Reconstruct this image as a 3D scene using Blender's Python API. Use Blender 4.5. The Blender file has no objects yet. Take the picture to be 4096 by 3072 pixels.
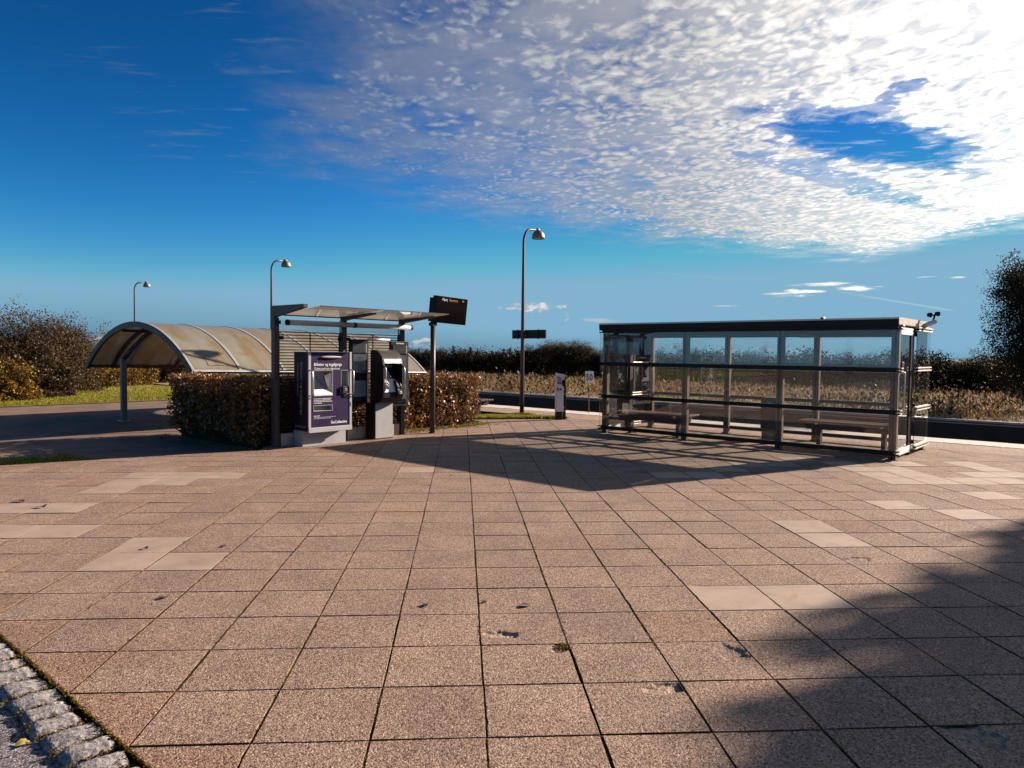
import bpy, bmesh, math, random
import numpy as np
from mathutils import Vector, Matrix
R = math.radians
SC = bpy.context.scene
COL = SC.collection
PI = math.pi

# ------------------------------------------------------------------ camera
PITCH, YAW, ROLL, FPX = 4.3198e-2, 6.8346e-2, 1.05785e-2, 2920.7
CAM_H = 1.667
fwd = Vector((math.sin(YAW) * math.cos(PITCH), math.cos(YAW) * math.cos(PITCH), -math.sin(PITCH)))
rgt = Vector((math.cos(YAW), -math.sin(YAW), 0))
upv = rgt.cross(fwd)
rgt2 = math.cos(ROLL) * rgt + math.sin(ROLL) * upv
upv2 = -math.sin(ROLL) * rgt + math.cos(ROLL) * upv
cd = bpy.data.cameras.new('camera')
cam = bpy.data.objects.new('camera', cd)
COL.objects.link(cam)
M = Matrix((rgt2, upv2, -fwd)).transposed().to_4x4()
M.translation = (0, 0, CAM_H)
cam.matrix_world = M
cd.sensor_width = 36
cd.sensor_fit = 'HORIZONTAL'
cd.lens = 36 * FPX / 4096
cd.clip_start = 0.05
cd.clip_end = 3000
SC.camera = cam

def bearing(px):
    """horizontal ground direction (unit) of a column of the photograph near the horizon"""
    d = fwd + rgt2 * ((px - 2048) / FPX)
    v = Vector((d.x, d.y)); v.normalize()
    return v

# ------------------------------------------------------------------ light
SUN_EL, SUN_DX, SUN_DY = R(21.3), 0.908, 0.42
sun_dir = Vector((SUN_DX * math.cos(SUN_EL), SUN_DY * math.cos(SUN_EL), math.sin(SUN_EL)))
sun_az = math.atan2(SUN_DX, SUN_DY)          # clockwise from +y
ld = bpy.data.lights.new('sun', 'SUN')
ld.energy = 5.0
ld.angle = R(0.5)
ld.color = (1.0, 0.855, 0.71)
sun = bpy.data.objects.new('sun', ld)
COL.objects.link(sun)
sun.rotation_euler = sun_dir.to_track_quat('Z', 'Y').to_euler()

SC.view_settings.view_transform = 'Standard'
SC.view_settings.look = 'None'
SC.view_settings.gamma = 1
SC.view_settings.use_curve_mapping = False
SC.view_settings.exposure = 1.18
SC.cycles.max_bounces = 8
SC.cycles.transparent_max_bounces = 24
SC.cycles.caustics_reflective = False
SC.cycles.caustics_refractive = False
SC.cycles.sample_clamp_indirect = 4.0

# ------------------------------------------------------------------ node helper
class N:
    def __init__(s, tree):
        s.t = tree
        tree.nodes.clear()
    def n(s, typ, **kw):
        nd = s.t.nodes.new(typ)
        ins = kw.pop('i', {})
        for k, v in kw.items(): setattr(nd, k, v)
        for k, v in ins.items():
            if isinstance(v, bpy.types.NodeSocket): s.t.links.new(v, nd.inputs[k])
            else: nd.inputs[k].default_value = v
        return nd
    def m(s, op, a, b=None, c=None, clamp=False):
        nd = s.t.nodes.new('ShaderNodeMath'); nd.operation = op; nd.use_clamp = clamp
        for k, v in enumerate((a, b, c)):
            if v is None: continue
            if isinstance(v, bpy.types.NodeSocket): s.t.links.new(v, nd.inputs[k])
            else: nd.inputs[k].default_value = v
        return nd.outputs[0]
    def ss(s, x, lo, hi, a=0.0, b=1.0):
        nd = s.t.nodes.new('ShaderNodeMapRange'); nd.interpolation_type = 'SMOOTHSTEP'
        s.t.links.new(x, nd.inputs[0])
        for k, v in zip((1, 2, 3, 4), (lo, hi, a, b)):
            if isinstance(v, bpy.types.NodeSocket): s.t.links.new(v, nd.inputs[k])
            else: nd.inputs[k].default_value = v
        return nd.outputs[0]
    def mix(s, f, a, b, typ='MIX'):
        nd = s.t.nodes.new('ShaderNodeMix'); nd.data_type = 'RGBA'; nd.blend_type = typ
        for k, v in ((0, f), (6, a), (7, b)):
            if isinstance(v, bpy.types.NodeSocket): s.t.links.new(v, nd.inputs[k])
            elif k == 0: nd.inputs[0].default_value = v
            else: nd.inputs[k].default_value = (*v, 1) if len(v) == 3 else v
        return nd.outputs[2]
    def noise(s, vec, scale, detail=3, rough=0.55, dist=0.0):
        nd = s.n('ShaderNodeTexNoise', i={'Scale': scale, 'Detail': detail, 'Roughness': rough, 'Distortion': dist})
        if vec is not None: s.t.links.new(vec, nd.inputs['Vector'])
        return nd.outputs['Fac']
    def voro(s, vec, scale, feature='F1', out='Distance', rnd=1.0, smooth=None):
        nd = s.n('ShaderNodeTexVoronoi', feature=feature)
        nd.inputs['Scale'].default_value = scale
        if 'Randomness' in nd.inputs: nd.inputs['Randomness'].default_value = rnd
        if smooth is not None: nd.inputs['Smoothness'].default_value = smooth
        if vec is not None: s.t.links.new(vec, nd.inputs['Vector'])
        return nd.outputs[out]

# ------------------------------------------------------------------ world: Nishita sky + altocumulus sheet
W = bpy.data.worlds.new('World')
SC.world = W
W.use_nodes = True
n = N(W.node_tree)
sky = n.n('ShaderNodeTexSky', sky_type='NISHITA', sun_disc=False, sun_elevation=SUN_EL, sun_rotation=sun_az,
          altitude=0, air_density=1.0, dust_density=0.0, ozone_density=3.5)
tc = n.n('ShaderNodeTexCoord').outputs['Generated']
sx = n.n('ShaderNodeSeparateXYZ', i={0: tc})
dx, dy, dz = sx.outputs
zc = n.m('MAXIMUM', dz, 0.012)
u = n.m('DIVIDE', dx, zc)
v = n.m('DIVIDE', dy, zc)
uv = n.n('ShaderNodeCombineXYZ', i={0: u, 1: v, 2: 0.0}).outputs[0]
# large warp
wn = n.m('SUBTRACT', n.noise(uv, 1.3, 4, 0.6), 0.5)
wn2 = n.m('SUBTRACT', n.noise(uv, 4.5, 3, 0.6), 0.5)
def lin(a, b, c): return n.m('ADD', n.m('ADD', n.m('MULTIPLY', u, a), n.m('MULTIPLY', v, b)), c)
left = n.m('MULTIPLY', lin(1.0, 0.34, 0.47 - 0.34 * 2.17), 1.6)
l1 = n.m('MULTIPLY', lin(1.6, -1, 5.5), 0.35)
l2 = n.m('MULTIPLY', lin(0.62, -1, 5.5), 0.5)
l3 = n.m('MULTIPLY', lin(0.36, -1, 5.95), 0.5)
l4 = lin(-1, 0, 4.2)
dd = n.m('MINIMUM', n.m('MINIMUM', n.m('MINIMUM', left, l1), n.m('MINIMUM', l2, l3)), l4)
dd = n.m('ADD', dd, n.m('ADD', n.m('MULTIPLY', wn, 0.9), n.m('MULTIPLY', wn2, 0.5)))
sheet = n.m('MULTIPLY', n.ss(dd, -0.22, 0.60), n.m('ADD', 0.52, n.m('MULTIPLY', n.ss(v, 0.5, 1.6), 0.48)))  # unseen overhead part of the sheet is thinned to tune the ambient light
fbh = n.noise(uv, 9.0, 5, 0.65, 0.6)
def hole(cu, cv, ang, ra, rb):
    ca, sa = math.cos(ang), math.sin(ang)
    a = lin(ca / ra, sa / ra, -(ca * cu + sa * cv) / ra)
    b = lin(-sa / rb, ca / rb, (sa * cu - ca * cv) / rb)
    r = n.m('SQRT', n.m('ADD', n.m('MULTIPLY', a, a), n.m('MULTIPLY', b, b)))
    r = n.m('ADD', r, n.m('MULTIPLY', wn2, 1.1))
    return n.ss(n.m('ADD', r, n.m('MULTIPLY', n.m('SUBTRACT', fbh, 0.5), 1.3)), 0.55, 1.30)
sheet = n.m('MULTIPLY', sheet, hole(1.95, 3.36, R(32), 0.80, 0.26))
sheet = n.m('MULTIPLY', sheet, n.m('MAXIMUM', hole(1.66, 2.80, R(80), 0.22, 0.06), 0.62))
sheet = n.m('MULTIPLY', sheet, n.m('MAXIMUM', hole(2.25, 4.15, R(35), 0.95, 0.12), 0.62))
# cells
rot = n.n('ShaderNodeMapping', i={'Vector': uv, 'Rotation': (0, 0, R(0)), 'Scale': (1.0, 0.74, 1.0)}).outputs[0]
wv = n.n('ShaderNodeTexNoise', i={'Vector': rot, 'Scale': 6.0, 'Detail': 2.0})
rotw = n.n('ShaderNodeMixRGB', blend_type='ADD', i={0: 0.12, 1: rot, 2: wv.outputs['Color']}).outputs[0]
cm = n.ss(n.noise(uv, 1.7, 3, 0.6), 0.40, 0.62)
ca_ = n.voro(rotw, 27.0, 'SMOOTH_F1', smooth=0.58)
cb_ = n.voro(rotw, 15.0, 'SMOOTH_F1', smooth=0.58)
c1 = n.m('ADD', n.m('MULTIPLY', ca_, cm), n.m('MULTIPLY', cb_, n.m('SUBTRACT', 1.0, cm)))
cells = n.m('SUBTRACT', 1.0, n.m('MULTIPLY', c1, 1.15))
fb = n.noise(rotw, 30.0, 5, 0.60, 0.0)
fb2 = n.noise(uv, 4.5, 5, 0.62)
dens = n.m('ADD', n.m('MULTIPLY', cells, 0.42), n.m('ADD', n.m('MULTIPLY', fb, 0.52), n.m('MULTIPLY', fb2, 0.44)))
sd = n.n('ShaderNodeVectorMath', operation='DOT_PRODUCT', i={0: tc, 1: tuple(sun_dir)}).outputs['Value']
toSun = n.ss(sd, 0.42, 0.93)
cov = n.m('ADD', n.m('MULTIPLY', sheet, 0.47), n.m('MULTIPLY', n.m('MULTIPLY', toSun, sheet), 0.20))
al = n.ss(n.m('ADD', dens, cov), 0.93, 1.36)
al = n.m('MULTIPLY', al, n.ss(sheet, 0.0, 0.5))
thin = n.m('ADD', 0.60, n.m('MULTIPLY', n.ss(sd, 0.35, 0.72), 0.40))
al = n.m('MULTIPLY', al, thin)
veil = n.m('MULTIPLY', n.m('MULTIPLY', sheet, n.m('ADD', 0.46, n.m('MULTIPLY', n.ss(sd, 0.35, 0.8), 0.34))), n.ss(n.noise(uv, 2.6, 5, 0.62), 0.22, 0.60))
al = n.m('MAXIMUM', al, veil)
# streaky scraps left of the sheet
sc = n.ss(n.noise(n.n('ShaderNodeMapping', i={'Vector': uv, 'Rotation': (0, 0, R(-30)), 'Scale': (1.4, 4.0, 1.0)}).outputs[0], 2.1, 6, 0.62, 0.6), 0.55, 0.78)
scm = n.m('MULTIPLY', n.ss(dd, -1.5, -0.2), n.ss(v, 5.2, 3.6))
al = n.m('MAXIMUM', al, n.m('MULTIPLY', n.m('MULTIPLY', sc, scm), 0.40))
# low small clouds: (azimuth deg, elevation deg, half width, half height, strength)
az = n.m('MULTIPLY', n.m('ARCTAN2', dx, dy), 180 / PI)
el = n.m('MULTIPLY', n.m('ARCSINE', dz), 180 / PI)
ang = n.n('ShaderNodeCombineXYZ', i={0: az, 1: n.m('MULTIPLY', el, 2.0), 2: 0.0}).outputs[0]
an1 = n.noise(ang, 0.9, 5, 0.62, 0.3)
an2 = n.noise(n.n('ShaderNodeMapping', i={'Vector': ang, 'Scale': (0.30, 1.6, 1.0)}).outputs[0], 1.3, 5, 0.6, 0.4)
low = None
def px2ang(px, py):
    d = fwd + rgt2 * ((px - 2048) / FPX) - upv2 * ((py - 1536) / FPX); d.normalize()
    return math.degrees(math.atan2(d.x, d.y)), math.degrees(math.asin(d.z))
for px, py, hw, hh, st, k in ((2125, 1228, 2.6, 0.42, 1.0, 0), (3180, 1172, 2.1, 0.30, 1.1, 1), (3430, 1150, 1.7, 0.25, 1.1, 1),
                              (3290, 1137, 2.2, 0.16, 0.9, 1), (1690, 1395, 1.25, 0.95, 1.4, 0), (2270, 1268, 0.35, 0.5, 0.6, 0),
                              (2400, 1280, 1.6, 0.3, 0.5, 1), (3960, 1436, 4.5, 0.30, 1.2, 1), (3050, 1425, 7.0, 0.75, 0.9, 0),
                              (400, 1365, 1.6, 0.75, 0.9, 0), (1880, 1415, 3.5, 0.6, 0.7, 0), (2900, 1224, 1.2, 0.12, 0.6, 1),
                              (3700, 1108, 0.8, 0.07, 0.5, 1), (3830, 1110, 0.6, 0.07, 0.5, 1), (3880, 1440, 5, 0.12, 0.8, 1)):
    a0, e0 = px2ang(px, py)
    a = n.m('DIVIDE', n.m('SUBTRACT', az, a0), hw)
    b = n.m('DIVIDE', n.m('SUBTRACT', el, e0), hh)
    r2 = n.m('ADD', n.m('MULTIPLY', a, a), n.m('MULTIPLY', b, b))
    g = n.m('ADD', n.m('MULTIPLY', n.m('SUBTRACT', 1.0, r2), 0.35), n.m('MULTIPLY', n.m('SUBTRACT', an2 if k else an1, 0.5), 1.6))
    g = n.m('MULTIPLY', n.ss(g, 0.02, 0.42), st, clamp=True)
    low = g if low is None else n.m('MAXIMUM', low, g)
# contrails: segments in angle space
for (xa, ya), (xb, yb), w, st in (((700, 1155), (1080, 1265), 0.12, 0.20), ((960, 1166), (1760, 1212), 0.055, 0.26),
                                  ((0, 1225), (1090, 1262), 0.09, 0.14), ((3250, 1150), (3830, 1245), 0.10, 0.16), ((2300, 1060), (3000, 1120), 0.07, 0.10)):
    (a0, e0), (a1, e1) = px2ang(xa, ya), px2ang(xb, yb)
    L = math.hypot(a1 - a0, e1 - e0); ca, sa = (a1 - a0) / L, (e1 - e0) / L
    t = n.m('ADD', n.m('MULTIPLY', n.m('SUBTRACT', az, a0), ca), n.m('MULTIPLY', n.m('SUBTRACT', el, e0), sa))
    q = n.m('ABSOLUTE', n.m('ADD', n.m('MULTIPLY', n.m('SUBTRACT', az, a0), -sa), n.m('MULTIPLY', n.m('SUBTRACT', el, e0), ca)))
    g = n.m('MULTIPLY', n.ss(q, w, w * 0.15), n.m('MULTIPLY', n.ss(t, 0.0, L * 0.5), n.ss(t, L * 1.02, L * 0.9)))
    low = n.m('MAXIMUM', low, n.m('MULTIPLY', g, st))
al = n.m('MAXIMUM', al, low)
al = n.m('MULTIPLY', al, n.ss(dz, 0.0, 0.02))
# colours (Nishita units; the Background strength scales everything)
hs = n.mix(1.0, sky.outputs[0], (0.62, 0.95, 1.22), 'MULTIPLY')
# per-channel contrast of the clear sky, as the photograph is developed
KE = 0.055 * 2 ** 1.18
sun_side = n.m('SUBTRACT', 1.0, n.m('MULTIPLY', n.ss(sd, 0.3, 0.85), 0.20))
sp = n.n('ShaderNodeSeparateColor', i={0: hs}).outputs
def chan(c, g, gain, floor): return n.m('ADD', n.m('MULTIPLY', n.m('POWER', n.m('MULTIPLY', n.m('MULTIPLY', c, sun_side), KE), g), gain / KE), floor / KE)
cB = n.m('SMOOTH_MIN', chan(sp[2], 1.90, 1.0, 0.0), 0.62 / KE, 0.8)
cG = n.m('SMOOTH_MIN', chan(sp[1], 2.05, 1.55, 0.015), n.m('MULTIPLY', cB, 0.72), 0.5)
cR = n.m('SMOOTH_MIN', chan(sp[0], 3.5, 24, 0.002), n.m('MULTIPLY', cG, 0.50), 0.4)
hs = n.n('ShaderNodeCombineColor', i={0: cR, 1: cG, 2: cB}).outputs[0]
shade = n.m('ADD', n.m('MULTIPLY', n.ss(dens, 0.58, 1.10), 0.46), 0.57)
lum = n.m('ADD', n.m('ADD', 3.8, n.m('MULTIPLY', n.ss(sd, 0.30, 0.66), 2.6)), n.m('MULTIPLY', n.m('POWER', n.ss(sd, 0.58, 0.96), 1.3), 11.0))
shade = n.m('MULTIPLY', shade, lum)
ccol = n.mix(n.ss(sd, 0.40, 0.9), (0.91, 0.925, 1.0), (1.0, 0.97, 0.92))
cc = n.n('ShaderNodeVectorMath', operation='SCALE', i={0: ccol, 3: shade}).outputs[0]
shade = n.m('ADD', shade, n.m('MULTIPLY', low, 3.0))
cc = n.n('ShaderNodeVectorMath', operation='SCALE', i={0: ccol, 3: shade}).outputs[0]
fin = n.mix(al, hs, cc)
bg = n.n('ShaderNodeBackground', i={0: fin, 1: 0.055})
n.n('ShaderNodeOutputWorld', i={0: bg.outputs[0]})

# ------------------------------------------------------------------ materials
MATS = {}
def mat(name, col, rough=0.6, var=0.0, vscale=8.0, metal=0.0, bump=0.0, bscale=60.0, spec=0.5, col2=None, coat=0.0, dirt=None, coord='Object'):
    if name in MATS: return MATS[name]
    m = bpy.data.materials.new(name); m.use_nodes = True
    n = N(m.node_tree)
    p = n.n('ShaderNodeBsdfPrincipled', i={'Roughness': rough, 'Metallic': metal, 'Specular IOR Level': spec, 'Coat Weight': coat})
    tc = n.n('ShaderNodeTexCoord').outputs[coord]
    c = None
    if var or col2:
        f = n.noise(tc, vscale, 5, 0.62)
        f = n.ss(f, 0.32, 0.68)
        c2 = col2 if col2 else tuple(x * (1 - var) for x in col)
        c1 = col if col2 else tuple(min(1, x * (1 + var)) for x in col)
        c = n.mix(f, c2, c1)
    if dirt:
        f = n.ss(n.noise(tc, dirt[1], 6, 0.7, 0.5), 0.48, 0.78)
        c = n.mix(n.m('MULTIPLY', f, dirt[2]), c if c is not None else col, dirt[0])
    if c is not None: n.t.links.new(c, p.inputs['Base Color'])
    else: p.inputs['Base Color'].default_value = (*col, 1)
    rn = n.m('ADD', rough, n.m('MULTIPLY', n.m('SUBTRACT', n.noise(tc, vscale * 2.3, 4), 0.5), 0.25), clamp=True)
    n.t.links.new(rn, p.inputs['Roughness'])
    if bump:
        b = n.n('ShaderNodeBump', i={'Strength': bump, 'Distance': 0.01, 'Height': n.noise(tc, bscale, 4, 0.6)})
        n.t.links.new(b.outputs[0], p.inputs['Normal'])
    n.n('ShaderNodeOutputMaterial', i={0: p.outputs[0]})
    MATS[name] = m
    return m

def leafmat(name, cols, trans=0.35, rough=0.55, spec=0.3, vscale=3.0):
    """random colour per leaf from a ramp, with translucency"""
    m = bpy.data.materials.new(name); m.use_nodes = True
    n = N(m.node_tree)
    rnd = n.n('ShaderNodeNewGeometry').outputs['Random Per Island']
    tc = n.n('ShaderNodeTexCoord').outputs['Object']
    f = n.m('ADD', n.m('MULTIPLY', rnd, 0.7), n.m('MULTIPLY', n.m('SUBTRACT', n.noise(tc, vscale, 3), 0.35), 1.0), clamp=True)
    rp = n.n('ShaderNodeValToRGB', i={0: f})
    e = rp.color_ramp.elements
    e[0].color = (*cols[0], 1); e[1].color = (*cols[-1], 1)
    for k in range(1, len(cols) - 1):
        q = e.new(k / (len(cols) - 1)); q.color = (*cols[k], 1)
    p = n.n('ShaderNodeBsdfPrincipled', i={'Base Color': rp.outputs[0], 'Roughness': rough, 'Specular IOR Level': spec})
    tr = n.n('ShaderNodeBsdfTranslucent', i={0: rp.outputs[0]})
    mx = n.n('ShaderNodeMixShader', i={0: trans, 1: p.outputs[0], 2: tr.outputs[0]})
    n.n('ShaderNodeOutputMaterial', i={0: mx.outputs[0]})
    return m

def glassmat(name, tint=(0.93, 0.95, 0.93), dirt=0.06, reflect=1.0):
    m = bpy.data.materials.new(name); m.use_nodes = True
    n = N(m.node_tree)
    fr = n.n('ShaderNodeFresnel', i={0: 1.5}).outputs[0]
    fr = n.m('MULTIPLY', fr, 1.25 * reflect, clamp=True)
    t = n.n('ShaderNodeBsdfTransparent', i={0: (*tint, 1)})
    g = n.n('ShaderNodeBsdfGlossy', i={0: (1, 1, 1, 1), 'Roughness': 0.0})
    mx = n.n('ShaderNodeMixShader', i={0: fr, 1: t.outputs[0], 2: g.outputs[0]})
    tc = n.n('ShaderNodeTexCoord').outputs['Object']
    f = n.ss(n.noise(tc, 2.4, 6, 0.7, 1.0), 0.35, 0.85)
    d = n.n('ShaderNodeBsdfDiffuse', i={0: (0.55, 0.52, 0.46, 1)})
    mx2 = n.n('ShaderNodeMixShader', i={0: n.m('ADD', dirt * 0.35, n.m('MULTIPLY', f, dirt)), 1: mx.outputs[0], 2: d.outputs[0]})
    n.n('ShaderNodeOutputMaterial', i={0: mx2.outputs[0]})
    return m

def aggregate(name, base, light, dark, grain, contrast=1.0, moss=0.0):
    """exposed-aggregate concrete in world metres"""
    m = bpy.data.materials.new(name); m.use_nodes = True
    n = N(m.node_tree)
    tc = n.n('ShaderNodeTexCoord').outputs['Object']
    isl = n.n('ShaderNodeNewGeometry').outputs['Random Per Island']
    vc = n.n('ShaderNodeTexVoronoi', i={'Vector': tc, 'Scale': grain})
    bw = n.n('ShaderNodeRGBToBW', i={0: vc.outputs['Color']}).outputs[0]
    nz = n.noise(tc, grain * 0.55, 4, 0.75)
    f = n.m('ADD', n.m('MULTIPLY', bw, 0.55), n.m('MULTIPLY', nz, 0.65))
    c = n.mix(n.ss(f, 0.60 + 0.06 / contrast, 0.86), base, light)
    c = n.mix(n.ss(f, 0.58, 0.40), c, dark)
    # blotches, per slab tone
    bl = n.ss(n.noise(tc, 1.7, 6, 0.65, 0.4), 0.30, 0.72)
    tone = n.m('ADD', n.m('MULTIPLY', isl, 0.10), n.m('ADD', 0.78, n.m('MULTIPLY', bl, 0.26)))
    c = n.n('ShaderNodeVectorMath', operation='SCALE', i={0: c, 3: tone}).outputs[0]
    red = n.m('MULTIPLY', n.ss(n.noise(tc, 0.9, 4, 0.6), 0.50, 0.75), 0.35)
    c = n.mix(red, c, n.mix(1.0, c, (1.12, 0.90, 0.80), 'MULTIPLY'))
    st = n.ss(n.noise(tc, 5.5, 8, 0.75, 0.3), 0.63, 0.78)
    c = n.mix(n.m('MULTIPLY', st, 0.55), c, (0.055, 0.035, 0.025))
    gum = n.voro(tc, 2.1, 'F1', 'Distance')
    gw = n.m('ADD', gum, n.m('MULTIPLY', n.noise(tc, 60, 2), 0.02))
    c = n.mix(n.m('MULTIPLY', n.ss(gw, 0.050, 0.030), 0.7), c, (0.05, 0.03, 0.022))
    p = n.n('ShaderNodeBsdfPrincipled', i={'Base Color': c, 'Roughness': 0.85, 'Specular IOR Level': 0.25})
    h = n.m('ADD', n.m('MULTIPLY', n.m('SUBTRACT', 1.0, vc.outputs['Distance']), 0.6), n.m('MULTIPLY', nz, 0.8))
    b = n.n('ShaderNodeBump', i={'Strength': 0.75 * contrast, 'Distance': 0.006, 'Height': h})
    n.t.links.new(b.outputs[0], p.inputs['Normal'])
    n.n('ShaderNodeOutputMaterial', i={0: p.outputs[0]})
    MATS[name] = m
    return m

aggregate('slab', (0.305, 0.200, 0.148), (0.56, 0.41, 0.32), (0.105, 0.060, 0.042), 125)
aggregate('slab_red', (0.30, 0.180, 0.126), (0.54, 0.37, 0.27), (0.075, 0.038, 0.026), 125)
aggregate('platform_asphalt', (0.36, 0.25, 0.19), (0.56, 0.43, 0.34), (0.12, 0.085, 0.065), 70)
aggregate('asphalt', (0.19, 0.165, 0.175), (0.50, 0.45, 0.45), (0.030, 0.024, 0.026), 120)
mat('slab_smooth', (0.375, 0.270, 0.205), 0.7, var=0.13, vscale=2.2, bump=0.25, bscale=220, dirt=((0.20, 0.135, 0.095), 5, 0.45))
mat('edge_concrete', (0.62, 0.52, 0.45), 0.8, var=0.12, vscale=1.5, bump=0.2, bscale=80, dirt=((0.3, 0.22, 0.17), 5, 0.5))

def jointmat():
    m = bpy.data.materials.new('joint'); m.use_nodes = True
    n = N(m.node_tree)
    tc = n.n('ShaderNodeTexCoord').outputs['Object']
    f = n.ss(n.noise(tc, 2.3, 6, 0.75), 0.42, 0.60)
    c = n.mix(f, (0.085, 0.050, 0.030), (0.22, 0.145, 0.045))
    c = n.mix(n.ss(n.noise(tc, 60, 3), 0.4, 0.6), n.mix(1.0, c, (0.55, 0.5, 0.5), 'MULTIPLY'), c)
    p = n.n('ShaderNodeBsdfPrincipled', i={'Base Color': c, 'Roughness': 0.95, 'Specular IOR Level': 0.1})
    b = n.n('ShaderNodeBump', i={'Strength': 1.0, 'Distance': 0.02, 'Height': n.noise(tc, 90, 4)})
    n.t.links.new(b.outputs[0], p.inputs['Normal'])
    n.n('ShaderNodeOutputMaterial', i={0: p.outputs[0]})
    MATS['joint'] = m
jointmat()
mat('path_brick', (0.17, 0.10, 0.07), 0.8, var=0.25, vscale=1.2, bump=0.4, bscale=40, dirt=((0.22, 0.16, 0.12), 2.5, 0.5))
mat('granite', (0.11, 0.098, 0.10), 0.85, bump=0.9, bscale=55, spec=0.15, col2=(0.40, 0.36, 0.345), vscale=34, dirt=((0.055, 0.05, 0.055), 60, 0.75))
mat('soil', (0.09, 0.06, 0.035), 0.95, var=0.4, vscale=6, bump=0.6, bscale=25)
mat('ballast', (0.10, 0.08, 0.07), 0.9, var=0.4, vscale=30, bump=0.8, bscale=30)
mat('field_soil', (0.20, 0.15, 0.055), 0.95, var=0.35, vscale=0.8, bump=0.3, bscale=4, dirt=((0.22, 0.22, 0.04), 0.12, 0.9))
mat('lawn_ground', (0.21, 0.185, 0.022), 0.9, var=0.3, vscale=2.5, bump=0.5, bscale=50)
mat('dark_paint', (0.016, 0.009, 0.008), 0.5, var=0.2, vscale=6, spec=0.25, dirt=((0.06, 0.042, 0.035), 9, 0.25))
mat('grey_paint', (0.060, 0.043, 0.041), 0.45, var=0.15, vscale=5, spec=0.35, dirt=((0.16, 0.12, 0.10), 9, 0.3))
mat('shelter_steel', (0.115, 0.082, 0.068), 0.5, var=0.2, vscale=6, metal=0.2, spec=0.3, dirt=((0.24, 0.19, 0.15), 10, 0.4))
mat('alu', (0.58, 0.50, 0.43), 0.42, var=0.08, vscale=8, metal=0.55, dirt=((0.25, 0.21, 0.18), 8, 0.25))
mat('silver_paint', (0.40, 0.38, 0.375), 0.45, var=0.06, vscale=5, dirt=((0.22, 0.19, 0.17), 7, 0.2))
mat('light_grey', (0.34, 0.33, 0.33), 0.5, var=0.07, vscale=4, dirt=((0.18, 0.15, 0.13), 6, 0.3))
mat('purple', (0.019, 0.0055, 0.048), 0.45, var=0.12, vscale=5, spec=0.25, dirt=((0.06, 0.04, 0.07), 8, 0.25))
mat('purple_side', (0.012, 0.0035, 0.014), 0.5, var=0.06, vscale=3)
mat('white', (0.80, 0.78, 0.76), 0.5, var=0.03, vscale=5, dirt=((0.5, 0.46, 0.40), 9, 0.15))
mat('white_text', (0.78, 0.76, 0.76), 0.6)
mat('orange_text', (0.55, 0.17, 0.04), 0.6)
mat('black_text', (0.012, 0.010, 0.012), 0.6)
mat('screen', (0.012, 0.016, 0.024), 0.06, spec=0.8)
mat('black_plastic', (0.009, 0.006, 0.006), 0.4, spec=0.3)
mat('steel', (0.55, 0.52, 0.50), 0.28, metal=0.9, var=0.05, vscale=10)
mat('kiosk_hood', (0.13, 0.105, 0.095), 0.3, metal=0.65, var=0.06, vscale=6)
mat('kiosk_body', (0.014, 0.009, 0.009), 0.4, spec=0.35)
mat('poster', (0.78, 0.76, 0.74), 0.5, var=0.1, vscale=4)
mat('poster_grey', (0.40, 0.37, 0.35), 0.5)
mat('side_text', (0.30, 0.27, 0.28), 0.6)
mat('display_black', (0.005, 0.003, 0.003), 0.16, spec=0.10)
mat('poster_dark', (0.020, 0.026, 0.045), 0.4)
mat('roof_poly', (0.36, 0.28, 0.17), 0.38, var=0.10, vscale=0.9, dirt=((0.20, 0.14, 0.08), 2.0, 0.55), bump=0.1, bscale=6)
mat('rib', (0.020, 0.019, 0.024), 0.5, var=0.1, vscale=5)
mat('patch', (0.20, 0.15, 0.10), 0.6, var=0.3, vscale=6)
mat('rib_strip', (0.44, 0.44, 0.44), 0.4, metal=0.3, var=0.08, vscale=5)
mat('column', (0.13, 0.125, 0.135), 0.5, var=0.12, vscale=6, dirt=((0.26, 0.25, 0.24), 12, 0.4))
mat('lamp_shade', (0.24, 0.20, 0.17), 0.5, metal=0.3, var=0.2, vscale=14)
mat('lamp_pole', (0.075, 0.062, 0.062), 0.45, var=0.15, vscale=6, metal=0.3)
mat('wood', (0.12, 0.042, 0.030), 0.55, var=0.25, vscale=20)
mat('yellow', (0.75, 0.50, 0.10), 0.45)
mat('blue', (0.03, 0.06, 0.14), 0.4)
mat('bark', (0.050, 0.036, 0.026), 0.9, var=0.4, vscale=12, bump=0.5, bscale=30)
mat('twig', (0.12, 0.065, 0.04), 0.8, var=0.3, vscale=4)
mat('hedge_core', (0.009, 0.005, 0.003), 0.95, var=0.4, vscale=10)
mat('wall_dark', (0.035, 0.026, 0.025), 0.85, var=0.2, vscale=1.5, bump=0.2, bscale=20)
mat('wall_cap', (0.34, 0.30, 0.28), 0.5, var=0.15, vscale=2)
mat('leaf_dark', (0.05, 0.022, 0.012), 0.7, var=0.3, vscale=40)
mat('leaf_yellow', (0.62, 0.42, 0.10), 0.5, var=0.3, vscale=40)
mat('pit', (0.36, 0.26, 0.20), 0.95, var=0.35, vscale=45, bump=0.8, bscale=90, spec=0.1, dirt=((0.10, 0.065, 0.05), 30, 0.7))
mat('stone_base', (0.42, 0.34, 0.27), 0.8, var=0.15, vscale=6)
MATS['hedge'] = leafmat('hedge', [(0.035, 0.012, 0.006), (0.13, 0.040, 0.012), (0.28, 0.105, 0.025), (0.16, 0.10, 0.018), (0.55, 0.30, 0.09)], 0.30, 0.42, 0.7, 2.2)
MATS['grass'] = leafmat('grass', [(0.09, 0.085, 0.008), (0.24, 0.215, 0.016), (0.40, 0.35, 0.04)], 0.4)
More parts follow.
